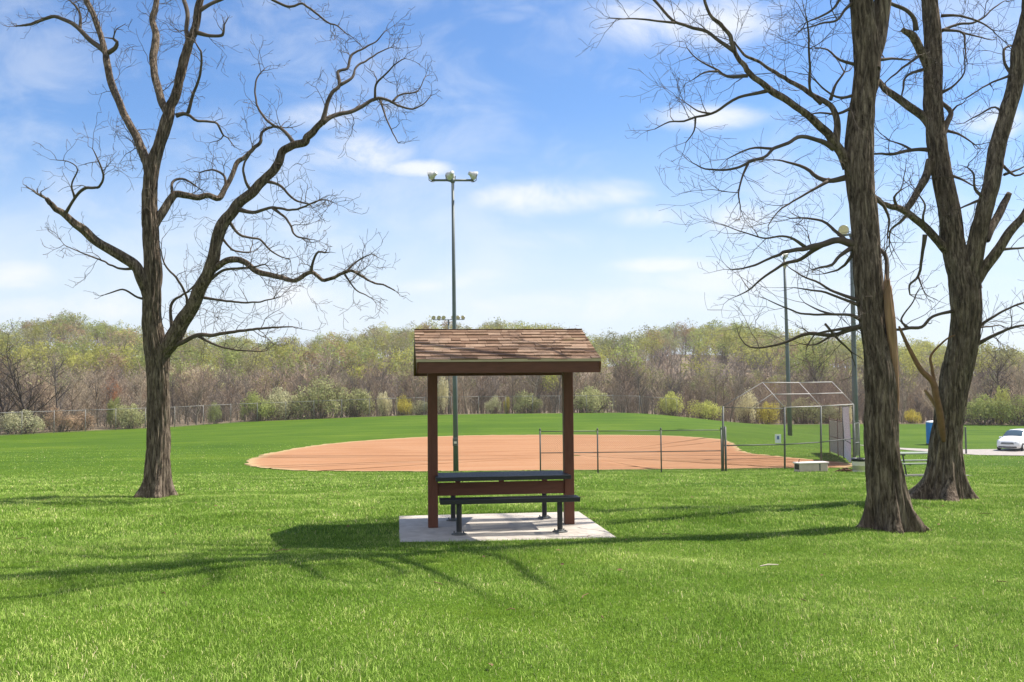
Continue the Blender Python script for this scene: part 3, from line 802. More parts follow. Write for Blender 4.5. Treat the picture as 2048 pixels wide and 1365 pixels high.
class BareTree:
    def __init__(s, name, label, Y0, group):
        s.Y0 = Y0; s.rmin = .00019*Y0; s.thin = .9 if Y0 > 20 else (1.0 if Y0 < 15 else .96); s.samp = []; s.rnd = random.Random(hash(name+label) % 1000 if False else len(label)*13+int(Y0*10))
        s.name = name; s.label = label; s.group = group; s.root = None; s.crown = MB(); s.trunk = MB(); s.twig_src = []
    def place(s, base): s.root = thing(s.name, s.label, 'tree', base, 0, s.group)
    def path(s, P, dep=None):
        """P rows (px, py, r_px). Returns world rows (x,y,z,r)."""
        if s.samp:
            A = np.array([(q[0], q[1]) for q in s.samp]); j = int(np.argmin(((A-np.array(P[0][:2]))**2).sum(1))); d0 = s.samp[j][2]
        else: d0 = 0.0
        L = 0; Ls = [0]
        for a, b in zip(P[:-1], P[1:]): L += math.hypot(b[0]-a[0], b[1]-a[1]); Ls.append(L)
        if dep is None: dep = s.rnd.choice((-1, 1))*s.rnd.uniform(.25, .7)
        A = dep*L*s.Y0/F*.8
        rows = []
        wob = s.rnd.uniform(0, 6)
        for (p, l) in zip(P, Ls):
            t = l/max(L, 1e-6); off = d0 + A*t + .12*math.sin(wob+4*t)*min(1, t*3)*(L*s.Y0/F)*.3
            Y = s.Y0+off; q = at(p[0], p[1], Y); rows.append((q.x, q.y, q.z, p[2]*Y/F, p[0], p[1], off))
        return rows
    def stem(s, P, part='limb', dep=None, seg=None, twigs=True, mesh=None, flare=0, mat=None, rs=1.0):
        rows = s.path(P, dep); rmax = rows[0][3]
        fine = P[0][2] >= 6.5
        R_ = cr(rows, .035 if P[0][2] > 14 else (.05 if fine else .06))
        for q in R_: s.samp.append((q[4], q[5], q[6]))
        if s.rnd and not flare:
            ph = s.rnd.uniform(0, 99); k = 0
            for q in R_:      # gnarled wander, small
                k += 1; w_ = min(1, k/12.)*(q[3]*.22+.014); e_ = k*.05/max(.16, 7*q[3])
                q[0] += w_*mnoise.noise(Vector((ph, e_, 0))); q[2] += w_*mnoise.noise(Vector((ph, e_, 9)))
        pts = [Vector(q[:3]) for q in R_]; rad = [max(.003, q[3]*rs*s.thin) for q in R_]
        if not flare and len(rad) > 4:
            for i_ in range(min(4, len(rad))): rad[i_] *= 1.22-.05*i_
        m = MB() if mesh is None else mesh
        if fine:
            r_ = rmax; sg = seg or int(min(120, max(28, r_*2*math.pi/.017)))
            bark_tube(m, pts, rad, sg, min(.042, .13*r_+.002), max(1.2, r_*2*math.pi/.075/6.28*1.15), flare, s.rnd.uniform(0, 50))
        else:
            m.tube(pts, rad, 8 if P[0][2] > 3.5 else 6)
        if mesh is None:
            m.build(part, mat or m_bark, s.root, True, True)
        if twigs: s.twig_src.append((pts, rad, P[0][2]))
    def small(s, P, dep=None, twigs=True):
        s.stem(P, dep=dep, mesh=s.crown, twigs=twigs)
    def grow(s, p, d, L, r, lev, curl):
        rnd = s.rnd; n = max(2, int(L/.13)+1); n = min(n, 8); pts = [p]; rad = [r]; st = L/n; q = p.copy(); d = d.normalized()
        for i in range(n):
            d = (d+Vector((rnd.gauss(0, curl), rnd.gauss(0, curl), rnd.gauss(0, curl)+.05))).normalized(); q = q+d*st
            pts.append(q); rad.append(max(s.rmin, r*(1-.75*(i+1)/n)))
            if lev > 0 and i >= 0 and rnd.random() < .66:
                e = d.cross(Vector((rnd.gauss(0,1), rnd.gauss(0,1), rnd.gauss(0,1)))).normalized()
                s.grow(q, d*.75+e*rnd.uniform(.5, 1.0), L*rnd.uniform(.35, .62), rad[-1]*.75, lev-1, curl)
        s.crown.tube(pts, rad, 4 if r > .006 else 3, False)
    def twigs(s, dens, Lr, rr=(.0045, .008), curl=.3, lev=2, flat=.55, up=.25, minr=0):
        rnd = s.rnd
        for (pts, rad, pr) in list(s.twig_src):
            for i in range(1, len(pts)):
                if pr > 12 and pts[i].z-s.root.location.z < 2.3: continue
                seg_ = (pts[i]-pts[i-1]).length
                big = pr > 12
                t = i/len(pts)
                pr_ = dens*seg_*(.30 if big else 1.0)*(1.35 if not big and t > .5 else .8)
                while pr_ > 0:
                    if rnd.random() < pr_:
                        tan = (pts[i]-pts[i-1]).normalized(); e = tan.cross(Vector((rnd.gauss(0,1), rnd.gauss(0,1)*flat, rnd.gauss(0,1)))).normalized()
                        d = e*rnd.uniform(.6, 1)+tan*rnd.uniform(.1, .8)+Vector((0,0,up*rnd.random()))
                        L = rnd.uniform(*Lr)*(1-.35*t); r0 = min(rad[i]*.7, rnd.uniform(*rr))
                        s.grow(pts[i]+d.normalized()*rad[i]*.5, d, L, r0, lev, curl)
                    pr_ -= 1
            # tip spray
            if rad[-1] < .04:
                tan = (pts[-1]-pts[-3]).normalized() if len(pts) > 3 else Vector((0,0,1))
                for _ in range(2): s.grow(pts[-1], tan+Vector((rnd.gauss(0,.4), rnd.gauss(0,.4), rnd.gauss(0,.4))), rnd.uniform(*Lr)*.55, max(.004, rad[-1]*.8), lev, curl)
    def finish(s):
        s.trunk.build('trunk', m_bark, s.root, True, True)
        s.crown.build('crown', m_twig, s.root, True, True)

TG = 'large bare trees on the lawn'
# ---- left tree
T = BareTree('bare_tree', 'tall bare forked tree at left, furrowed trunk, gnarled limbs spreading over the field', 21.0, TG)
bz = at(311, 990, 21.0); T.place(Vector((bz.x, 21.0, gz(bz.x, 21.0))))
T.stem([(309,1004,29),(310,990,28),(312,965,26),(315,925,25),(317,880,24),(317,830,23.5),(316,780,23),(315,740,23.5),(313,705,25),(307,672,22),(303,630,19.5),(305,585,18.5),(306,540,18),(303,500,17),(300,450,17),(299,405,15.5),(300,370,15),(305,335,14.5),(315,300,13),(326,268,12.5),(336,235,12.5),(341,214,10.5),(352,190,9.5),(360,155,9.3),(368,120,9.2),(377,92,9),(386,68,8),(393,45,7.2),(397,15,7),(405,-20,6),(415,-80,4.5),(420,-150,2)],
       dep=.04, mesh=T.trunk, flare=.75)
T.stem([(322,706,17),(345,680,17),(365,645,15.5),(385,610,14.5),(400,580,14.2),(415,550,13.7),(425,520,13.5),(433,488,13),(445,455,13),(460,430,12),(480,405,11),(505,385,11),(530,360,10),(545,345,9.5),(555,325,9),(565,305,8.6),(580,295,8.3),(605,288,8),(620,270,7.3),(632,255,7),(645,245,6.5)], dep=-.25)
T.stem([(300,345,10.5),(288,310,10),(275,280,9.3),(262,255,8.5),(250,230,8.3),(236,200,8.2),(225,175,8),(217,150,7.8),(213,120,7.6),(208,95,6.5),(197,60,6.2),(187,30,6),(175,5,6),(165,-30,5),(155,-80,3.4),(150,-130,1.5)], dep=.35)
T.stem([(301,598,13),(286,562,12.5),(272,532,12.3),(245,512,11.5),(215,496,10.5),(190,482,10.2),(170,463,10),(150,446,8.5),(130,431,7.3),(112,418,6.2),(100,405,5),(92,397,3.6)], dep=-.45)
T.stem([(304,455,10),(325,425,9.3),(340,400,8.6),(352,388,8.3),(372,392,7.3),(395,396,6.8),(415,390,6.4),(438,396,6.2),(452,375,5.6),(465,350,5.2),(475,325,5),(490,315,4.4),(505,300,4),(520,285,3.6),(524,265,3),(542,255,2.5),(562,255,1.8)], dep=.35)
T.stem([(337,228,9.5),(325,205,8.7),(315,175,8.3),(308,145,8),(305,115,8.3),(310,90,8.6),(313,70,8),(305,40,7.2),(312,10,6.6),(318,-30,6),(322,-90,4),(325,-150,2)], dep=.5)
T.stem([(428,537,7.5),(455,522,7.2),(475,520,7),(495,529,6.6),(520,545,6.2),(540,550,6),(560,555,5.6),(590,562,5.2),(610,550,5),(625,545,4.6),(645,560,4.2),(665,556,4),(690,545,3.6),(702,541,3),(722,552,2.5),(745,565,2),(770,572,1.5),(790,582,1)], dep=-.3)
for P in ([(645,246,5.6),(660,235,5),(680,228,4.7),(700,225,4.6),(720,215,4.5),(745,200,4),(762,197,3.5),(780,203,3),(800,213,2.5),(825,218,2),(845,210,1.5),(862,192,1)],
          [(645,246,5.6),(650,225,5.2),(655,205,4.8),(665,185,4.6),(680,170,4.2),(675,145,3.6),(695,137,3),(700,115,3),(711,105,2.5),(732,95,2),(755,80,1.5),(772,62,1)],
          [(681,170,3.4),(705,155,3),(712,135,2.5),(735,120,2),(760,105,1.5),(782,95,1)],
          [(750,199,2.8),(752,170,2.5),(770,150,2),(790,130,1.5),(808,118,1)],
          [(760,199,2.4),(770,230,2),(780,255,1.6),(797,287,1)], [(785,204,2.4),(800,190,2),(835,182,1.5),(850,155,1)],
          [(590,290,4.4),(575,270,4),(560,256,3.5),(545,250,3),(520,225,2.5),(510,190,2),(515,155,1.8),(530,138,1)],
          [(210,103,6),(200,95,6),(180,80,5.6),(160,60,5),(145,48,4.6),(125,38,4.2),(105,34,4),(80,42,3.5),(55,50,3),(32,53,1.6)],
          [(160,58,3.4),(161,32,3),(150,12,2.4),(138,0,1.5)], [(217,106,4.6),(231,96,4.4),(234,84,4),(226,78,3)],
          [(130,430,3.6),(150,396,3.4),(172,376,3.5),(195,376,3),(207,355,2.5),(200,330,2),(185,298,1)], [(150,396,2.4),(143,370,2),(155,340,1.6),(140,325,1.2),(113,320,.9)],
          [(395,66,4.6),(420,72,4),(445,70,3.4),(448,50,2)], [(398,22,4.6),(422,8,4.2),(448,-4,4),(485,-22,3.4),(520,-15,3.2),(545,0,3),(578,14,3),(605,8,2.6),(632,27,2.4),(655,45,2),(675,52,1.6),(690,66,1)],
          [(378,88,5.4),(373,60,5),(375,30,5),(365,-5,4.5),(358,-50,3)],
          [(352,232,4.6),(367,228,4.2),(380,232,3.6),(395,243,3.2),(430,245,2.6),(447,272,2)], [(376,226,3.8),(386,190,3.5),(400,150,3),(403,110,2.5),(392,88,1.6)],
          [(622,546,3.4),(626,525,3),(636,505,2.5),(650,506,2)], [(690,546,2.6),(715,522,2),(742,508,1.2)], [(690,550,2.2),(712,580,1.6),(742,596,1)],
          [(330,698,5.6),(368,684,5.2),(395,671,4.8),(425,670,4.2),(460,665,3.6),(500,660,3),(540,656,2.4),(585,654,1.4)], [(395,672,3.2),(430,690,2.6),(470,700,2),(520,704,1.2)],
          [(322,694,6.2),(343,658,5.6),(360,632,5),(378,612,4)], [(344,655,3.8),(341,618,3.4),(351,598,3),(372,586,2),(400,560,1.4)],
          [(375,618,3.6),(372,590,3),(355,560,2.6),(330,530,2),(322,500,1.3)], [(420,560,3.4),(450,540,3),(490,536,2.4),(530,530,1.5)], [(408,596,3),(450,602,2.6),(500,606,2),(550,598,1.3)],
          [(300,600,3),(275,595,2.4),(245,580,2),(210,590,1.2)], [(272,536,3.2),(240,538,2.6),(200,520,2),(160,505,1.4),(128,490,1)],
          [(505,387,3.8),(490,360,3),(488,330,2.4),(505,300,1.6)], [(530,362,3.6),(560,372,3),(590,400,2.4),(620,410,1.6)], [(478,420,4.6),(510,425,4),(545,415,3.2),(590,420,2.6),(640,400,1.8),(665,405,1)],
          [(545,416,3.4),(575,440,2.8),(590,470,2.2),(620,480,1.5)], [(456,440,3.6),(480,470,3),(520,480,2.4),(545,505,1.8),(580,520,1.2)], [(440,470,3),(465,500,2.4),(500,505,1.8)],
          [(300,320,3),(285,300,2),(270,292,1.3)], [(345,388,3.4),(345,365,3),(365,358,2.6),(392,372,2)], [(452,376,3.4),(448,352,2.8),(425,340,2.2),(400,345,1.4)]):
    T.small(P)
T.twigs(2.7, (.4, 1.15), (.0055, .012), .32, 2, .8, .2); T.finish()

# ---- split tree at right
T = BareTree('bare_tree', 'thick bare tree with a split trunk showing pale torn wood, right of the backstop', 12.7, TG)
bz = at(1780, 1050, 12.7); T.place(Vector((bz.x, 12.7, gz(bz.x, 12.7))))
T.stem([(1780,1066,42),(1780,1048,41),(1777,1021,38),(1772,975,34.5),(1768,930,33.5),(1764,880,32),(1763,830,31),(1763,789,29.5),(1762,755,30),(1757,715,27),(1749,670,25),(1743,628,24.5),(1738,575,27),(1734,529,27),(1727,430,26.5),(1720,375,27),(1717,335,27.5),(1720,264,25.5),(1727,198,24),(1733,140,24),(1731,90,23),(1727,40,22),(1724,0,21),(1716,-90,18),(1710,-220,12)],
       dep=.02, mesh=T.trunk, flare=.6)
T.stem([(1742,140,16),(1750,95,17.5),(1758,50,17.5),(1765,0,17),(1778,-70,15),(1795,-170,11)], dep=.12)
# torn slab
q_ = T.path([(1787,822,3),(1786,790,5.5),(1783,750,7),(1780,700,8),(1777,655,8.5),(1775,610,8),(1774,585,6.5),(1773,560,3)], 0.0); q_ = cr(q_, .03); m = MB()
for sx_, tz_ in ((1770, 548), (1779, 556), (1782, 570)):
    a_ = at(sx_, 600, 12.62); b_ = at(sx_+.5, tz_, 12.62); m.tube([a_, a_.lerp(b_, .6), b_], [.022, .014, .002], 6)
bark_tube(m, [Vector((a[0], a[1]-.03-.07*min(1, max(0, (3.1-a[2])/.5)), a[2])) for a in q_], [a[3] for a in q_], 56, .020, 4.6, 0, 3)
sp_ = m.build('torn_wood', m_split, T.root, True, True); sp_['label'] = 'pale torn strip of split wood'
q_ = T.path([(1795,806,7),(1794,760,8),(1791,700,9),(1788,650,8),(1785,610,6),(1783,575,4)], 0.0); q_ = cr(q_, .03); m = MB()
bark_tube(m, [Vector((a[0]-.02, a[1]+.02, a[2])) for a in q_], [a[3] for a in q_], 40, .012, 3.2, 0, 8); m.build('bark_flap', m_bark, T.root, True, True)
# surface root
q_ = [at(1812, 1040, 12.65), at(1830, 1047, 12.6), at(1850, 1050, 12.6), at(1866, 1053, 12.55)]
q_ = [Vector((p.x, p.y, gz(p.x, p.y)+h_)) for p, h_ in zip(q_, (.10, .05, .03, -.03))]
MB().tube(q_, [.06, .045, .03, .018], 12).build('root', m_bark, T.root, True, True)
T.stem([(1697,335,11),(1684,308,10),(1668,285,9),(1655,268,8.4),(1640,255,8),(1625,238,7.4),(1610,225,7),(1589,211,7),(1554,190,6.6),(1523,166,6.2),(1503,152,6),(1485,129,5.2),(1470,105,4.6),(1463,79,4.2),(1447,54,4),(1424,36,3.6),(1412,15,3.4),(1408,-10,3),(1400,-50,2)], dep=-.12)
T.stem([(1672,284,6.6),(1674,244,6.3),(1666,218,5.7),(1649,204,5.2),(1608,178,4.8),(1575,161,4.1),(1546,143,3.6),(1519,125,3),(1487,109,2.3),(1470,85,1.5)], dep=.3)
for P in ([(1470,104,4),(1444,86,3.7),(1407,61,3.5),(1378,54,3.2),(1351,45,3),(1328,23,3),(1308,0,3),(1282,-25,2)], [(1351,46,2.2),(1299,41,2),(1269,38,1.6),(1232,38,1)],
          [(1661,200,3.2),(1671,171,2.6),(1688,145,2)], [(1642,208,3.4),(1621,183,3),(1619,120,2.6),(1617,65,2.1),(1610,25,1.2)],
          [(1539,181,3.7),(1510,188,3.3),(1477,195,3),(1454,208,3),(1424,228,2.6),(1391,234,2.3),(1368,242,2),(1338,244,1.6),(1310,260,1)],
          [(1424,228,1.8),(1395,222,1.5),(1370,205,1)], [(1391,235,1.8),(1388,262,1.4),(1372,285,1)],
          [(1496,152,3.2),(1454,153,2.7),(1437,142,2.2),(1411,129,1.7),(1394,119,1.4),(1375,96,1)], [(1437,143,2),(1410,145,1.6),(1385,160,1)],
          [(1668,298,5.5),(1650,286,5),(1633,280,4.5),(1604,274,4),(1575,287,3.6),(1546,298,3.5),(1526,316,3),(1496,326,3),(1477,336,2.6),(1444,340,2.1),(1411,338,1.6),(1384,326,1)],
          [(1546,298,2.4),(1510,296,2),(1480,305,1.6),(1455,318,1)], [(1496,328,2.4),(1484,355,2),(1478,385,1.6),(1480,420,1)],
          [(1694,355,5.5),(1659,362,4.8),(1636,356,4.2),(1620,343,3.6),(1600,330,3),(1575,325,2.2),(1545,320,1.2)], [(1656,363,3.4),(1633,376,2.8),(1600,395,2.2),(1560,420,1.6),(1536,452,1)],
          [(1707,489,7),(1677,481,6.4),(1647,488,5.8),(1611,498,5),(1585,501,4.2),(1558,509,3.5),(1525,524,2.6),(1500,533,1.9),(1464,540,1)],
          [(1647,489,4.6),(1627,501,4.2),(1594,522,3.6),(1565,529,3),(1542,545,2.5),(1515,565,2),(1499,580,1.6),(1474,593,1)],
          [(1611,495,3.2),(1588,479,2.6),(1565,473,2.1),(1532,476,1.7),(1509,473,1.4),(1476,460,1.1),(1441,450,.8)], [(1697,486,3.7),(1664,456,3.2),(1644,443,2.6),(1614,437,2),(1583,437,1.3)],
          [(1706,494,4.2),(1680,512,3.7),(1664,529,3),(1644,535,2.2),(1625,540,1.2)], [(1711,500,3.6),(1690,530,3),(1676,540,2.2),(1650,548,1.2)],
          [(1718,601,3.4),(1690,592,3),(1660,580,2.6),(1631,562,2.1),(1604,552,1.6),(1576,534,1)], [(1718,611,3),(1687,598,2.6),(1650,585,2.2),(1624,582,1.8),(1588,575,1)],
          [(1725,645,3.4),(1707,632,3),(1664,629,2.6),(1611,629,2.1),(1578,618,1.6),(1536,601,1)], [(1665,629,2),(1640,622,1.6),(1610,606,1)],
          [(1727,651,4.6),(1697,661,4.2),(1664,671,4),(1618,667,3.6),(1594,674,3.1),(1571,685,2.6),(1538,695,2.1),(1499,694,1.6),(1478,670,1)], [(1700,656,3),(1660,662,2.6),(1630,668,2)],
          [(1650,648,2),(1672,674,2.4),(1702,704,1.6)], [(1664,671,2.2),(1630,690,1.7),(1600,688,1)],
          [(1773,570,4.6),(1773,520,4.4),(1764,502,4),(1752,490,3.4)], [(1744,390,4.4),(1757,402,4),(1768,412,3.4),(1778,440,2.4),(1774,470,1.4)],
          [(1712,190,3),(1680,196,2.6),(1650,180,2),(1620,150,1.3)], [(1711,130,3),(1680,120,2.4),(1655,100,1.8),(1630,96,1)], [(1706,5,3.4),(1690,20,3),(1675,40,2.4),(1640,48,1.8),(1605,60,1)],
          [(1705,-5,4),(1690,-20,3.6),(1670,15,2.6),(1640,35,2),(1612,45,1.2)], [(1706,215,3),(1675,228,2.4),(1640,226,1.8),(1605,232,1)], [(1757,120,3),(1790,118,2.4),(1820,120,1.4)]):
    T.small(P)
def canopy(tree, px, py, r, dep, seed, n=11, up=900):
    rr_ = random.Random(seed)
    tree.stem([(px, py, r), (px+rr_.uniform(-25, 25), py-up*.3, r*.9), (px+rr_.uniform(-60, 60), py-up*.65, r*.65), (px+rr_.uniform(-90, 90), py-up, r*.15)], dep=dep, twigs=False)
    for k in range(n):
        f = (k+.5)/n; y = py-up*f*.9; sgn = 1 if k % 2 else -1; L = up*rr_.uniform(.28, .5)*(1.1-.6*f)
        P = [(px, y, r*(.75-.4*f)), (px+sgn*L*.35, y-L*.25, r*(.6-.33*f)), (px+sgn*L*.7, y-L*.6, r*(.42-.24*f)), (px+sgn*L*rr_.uniform(.8, 1.1), y-L*rr_.uniform(.8, 1.1), r*.08)]
        tree.stem(P, dep=rr_.choice((-.8, -.4, .4, .8)), mesh=tree.crown)
canopy(T, 1710, -215, 15, .05, 5, 19, 900); canopy(T, 1795, -165, 14, .1, 6, 17, 850)
T.twigs(2.6, (.35, 1.15), (.004, .0085), .22, 2, .8, .1); T.finish()

# ---- double-stemmed tree at far right
T = BareTree('bare_tree', 'thick bare tree at right, two tall stems above a flared base with an orange-brown shoot', 17.6, TG)
bz = at(1884, 997, 17.6); T.place(Vector((bz.x, 17.6, gz(bz.x, 17.6))))
T.stem([(1882,1012,40),(1883,997,40),(1886,968,36),(1889,930,33),(1891,895,31),(1896,855,29),(1902,815,28),(1910,760,29),(1919,720,29.5),(1926,685,29.5),(1930,640,29),(1931,600,30),(1926,560,29),(1915,525,24),(1907,490,22),(1900,430,21),(1890,380,20),(1880,330,19.5),(1871,264,19),(1866,198,18),(1866,132,17.5),(1865,66,17),(1859,0,16),(1852,-80,13),(1848,-190,8)], dep=.03, mesh=T.trunk, flare=1.15)
T.stem([(1938,575,21),(1944,530,19.5),(1951,496,17.8),(1967,430,17.2),(1978,380,16.6),(1989,330,16.3),(2004,264,16),(2022,198,15.5),(2036,132,16),(2046,75,15),(2060,0,13),(2078,-90,9)], dep=-.10)
T.stem([(1950,560,13),(1966,539,12),(1996,502,10.4),(2025,460,9.2),(2048,430,8.3),(2080,390,7),(2130,330,5),(2170,270,3)], dep=-.25)
T.stem([(1970,480,8.5),(1979,463,8.3),(1996,433,8),(2008,408,7.4),(2019,387,5)], dep=.3, twigs=False)
T.stem([(1893,500,9),(1878,485,8.6),(1860,466,8.3),(1840,445,8),(1815,427,7.2),(1795,416,6.6),(1770,410,5),(1748,390,3)], dep=-.3)
T.stem([(1862,322,8.6),(1849,358,8.2),(1831,394,7.7),(1811,422,6.4)], dep=-.35)
T.stem([(1862,250,10),(1846,233,9.4),(1811,208,8.2),(1778,185,7),(1756,162,5)], dep=.3)
T.stem([(1860,140,9.6),(1848,115,9.3),(1835,90,9),(1822,70,8),(1804,60,4.5)], dep=-.2)
for P in ([(1832,62,5.4),(1828,38,4.7),(1811,20,4.2),(1785,10,3.8),(1765,0,2.6)], [(1884,275,6.4),(1894,246,6.2),(1902,224,5.4),(1886,208,4.2)], [(1902,226,2.6),(1914,212,1.8),(1926,207,1.2)],
          [(1884,62,3.2),(1916,49,2.7),(1956,43,2.2),(1989,15,1.6),(2010,2,1)], [(1882,32,3),(1917,32,2.6),(1956,43,2),(1985,60,1.3)], [(1884,60,3),(1925,66,2.4),(1930,95,1.8),(1934,128,1)], [(1925,66,2),(1958,74,1.6),(1985,80,1)],
          [(1857,300,4.2),(1824,300,3.7),(1785,308,3.1),(1746,308,2)], [(1824,301,2.4),(1805,290,2),(1780,282,1.2)], [(1850,138,3.2),(1814,152,2.6),(1806,180,2),(1802,200,1.2)], [(1838,112,3),(1798,142,2.3),(1770,166,1.4)],
          [(1955,655,3.4),(1996,628,2.7),(2022,615,2.2),(2050,606,1.6)], [(1945,693,4.4),(1989,671,3.4),(2022,656,2.7),(2050,651,2.1),(2085,645,1)],
          [(1908,622,3.2),(1864,634,3.2),(1844,654,3.5),(1818,657,3.4),(1790,661,2.6)], [(1818,657,2.4),(1802,640,2),(1822,610,1.6),(1838,580,1)],
          [(1850,470,4.4),(1844,512,3.4),(1837,552,2.7),(1818,572,2.2),(1820,590,1.5)], [(1836,552,2),(1846,580,1.2)], [(1905,640,2.6),(1930,652,2.4),(1965,655,2),(2000,650,1.2)],
          [(2015,240,3),(1990,215,2.4),(1960,228,1.8),(1930,246,1)], [(2024,150,3.4),(2010,128,3),(2008,100,2.6),(2020,92,2)], [(2020,152,2.4),(1985,165,2),(1950,185,1.5),(1925,200,1)],
          [(1966,395,3.4),(1950,378,2.8),(1948,350,2.2),(1935,335,1.4)], [(1962,400,3),(1940,408,2.4),(1918,418,1.6)], [(2004,330,3),(2030,352,2.4),(2050,345,1.8)], [(2008,350,2.6),(2035,340,2),(2055,330,1.4)],
          [(1858,468,3.2),(1846,440,2.6),(1850,410,2),(1838,390,1.3)], [(1795,417,3),(1788,395,2.6),(1800,382,2)], [(1815,428,3),(1800,445,2.6),(1782,460,2),(1778,490,1.4)],
          [(1898,350,3),(1925,360,2.2),(1945,372,1.5)], [(1885,185,2.8),(1910,170,2.2),(1930,140,1.6),(1926,100,1)], [(2000,500,3),(2020,498,2.4),(2050,496,2)], [(1895,262,2.8),(1920,270,2.2),(1950,290,1.4)]):
    T.small(P)
canopy(T, 1848, -185, 9, .05, 7, 10, 560); canopy(T, 2078, -85, 9.5, -.05, 8, 11, 620)
T.twigs(2.1, (.4, 1.3), (.005, .010), .23, 2, .8, .1)
# orange-brown shoot
sm = MB()
for P in ([(1877,882,3),(1874,866,6),(1869,829,7),(1862,795,6.4),(1855,765,6.2),(1832,741,5),(1811,704,4),(1795,670,3),(1788,655,2)], [(1858,764,3.4),(1853,735,2.8),(1852,711,2.3),(1882,680,1.7),(1899,672,1)]):
    rw = cr(T.path(P, -.25), .04); sm.tube([Vector((a[0], a[1]-.22, a[2])) for a in rw], [a[3] for a in rw], 10)
sh_ = sm.build('shoot', m_shoot, T.root, True, True); sh_['label'] = 'slim orange-brown shoot beside the trunk'
rw = cr(T.path([(1864,815,4.5),(1852,797,4),(1839,780,2.4)], -.2), .04)
MB().tube([Vector((a[0], a[1]-.22, a[2])) for a in rw], [a[3] for a in rw], 9).build('broken_stub', m_split, sh_, True, True)
T.finish()

# ------------------------------------------------------------------ grass
def blades(n, y0, y1, hw, L, W, name_seed):
    rg = np.random.default_rng(name_seed)
    Y = np.sqrt(rg.uniform(y0*y0, y1*y1, n)); X = rg.uniform(-hw, hw, n)*Y
    lx = (X-ov.x)*math.cos(YAW)+(Y-ov.y)*math.sin(YAW); ly = -(X-ov.x)*math.sin(YAW)+(Y-ov.y)*math.cos(YAW)
    keep = ~((np.abs(lx+.02) < 1.345) & (np.abs(ly) < 1.262))
    ang = np.arctan2(Y-cen[1], X-cen[0]); ba = np.arctan2(B[:, 1]-cen[1], B[:, 0]-cen[0]); br_ = np.hypot(B[:, 0]-cen[0], B[:, 1]-cen[1]); o_ = np.argsort(ba)
    keep &= np.hypot(X-cen[0], Y-cen[1]) > np.interp(ang, ba[o_], br_[o_], period=2*np.pi)-rg.exponential(.10, len(X))
    if y0 > 40: keep &= rg.random(len(X)) < 1-sst(Y, 46, 75)
    for (tx, ty, tr) in ((at(1780,1050,12.7).x, 12.7, .34), (at(1884,997,17.6).x, 17.6, .44), (at(311,990,21).x, 21., .32)):
        keep &= np.hypot(X-tx, Y-ty) > tr
    X, Y = X[keep], Y[keep]; n = len(X); Z = ground(X, Y)-.004
    pat = np.sin(X*1.3+Y*.7)+np.sin(Y*1.9-X*.6+2)+np.sin(X*3.1-Y*2.3)
    l = L*rg.uniform(.55, 1.35, n)*(1+.10*pat); wd = W*rg.uniform(.7, 1.3, n); th = rg.uniform(0, 2*np.pi, n); le = rg.uniform(.15, 1.0, n)
    dx, dy = np.cos(th), np.sin(th); px, py = -dy, dx
    ph = rg.uniform(0, 2*np.pi, n); px, py = np.cos(ph), np.sin(ph)
    B0 = np.stack([X, Y, Z], 1); S = np.stack([px, py, np.zeros(n)], 1)*wd[:, None]/2; D = np.stack([dx, dy, np.zeros(n)], 1)
    up = np.array([0, 0, 1.])
    m1 = B0+D*(le*l*.28)[:, None]+up*(l*.55)[:, None]; tp_ = B0+D*(le*l*.95)[:, None]+up*(l*(1.0-.32*le))[:, None]
    Vv = np.stack([B0-S, B0+S, m1+S*.8, m1-S*.8, tp_], 1).reshape(-1, 3)
    b = np.arange(n)*5
    lp = np.stack([b, b+1, b+2, b+3, b+3, b+2, b+4], 1).ravel(); stt = np.stack([np.arange(n)*7, np.arange(n)*7+4], 1).ravel()
    ti = np.clip(rg.beta(2.2, 2.4, n)+np.where(rg.random(n) < .035, .45, 0), 0, 1)
    return Vv, lp, stt, np.repeat(ti, 5)
VV, LP, ST_, TT = [], [], [], []; vo = lo_ = 0
for args in ((520000, 3.6, 12.5, .88, .036, .0037, 1), (360000, 12.5, 23, .76, .046, .0068, 2), (185000, 23, 44, .68, .056, .014, 3), (60000, 44, 75, .60, .055, .022, 6), (8000, 5, 20, .66, .07, .0045, 4)):
    a, b, c, d = blades(*args); VV.append(a); LP.append(b+vo); ST_.append(c+lo_); TT.append(d); vo += len(a); lo_ += len(b)
me = np_mesh('grass', np.concatenate(VV), np.concatenate(LP), np.concatenate(ST_), m_grass, [('tint', 'FLOAT', np.concatenate(TT))])
tag(link('grass', me), 'short sunlit lawn grass covering the slope', 'grass', kind='stuff')

fl = MB(); rl_ = random.Random(3)
for k in range(260):
    Y = math.sqrt(rl_.uniform(25, 900)); X = rl_.uniform(-.62, .62)*Y; p = Vector((X, Y, gz(X, Y)+rl_.uniform(.02, .045))); s_ = rl_.uniform(.015, .04)
    M = Matrix.Rotation(rl_.uniform(0, 6), 3, 'Z') @ Matrix.Rotation(rl_.uniform(-.6, .6), 3, 'X')
    if rl_.random() < .7: fl.add([p+M @ Vector(q) for q in ((-s_,0,0),(0,-s_*.45,.006),(s_,0,.004),(0,s_*.45,.006))], [(0,1,2,3)])
    else:
        L_ = rl_.uniform(.05, .22); fl.tube([p, p+M @ Vector((L_*.5, .01, .006)), p+M @ Vector((L_, -.01, 0))], [.004,.004,.002], 5)
tag(fl.build('fallen_leaves', m_dead), 'scattered dead leaves and twigs lying in the lawn', 'fallen leaves', kind='stuff')
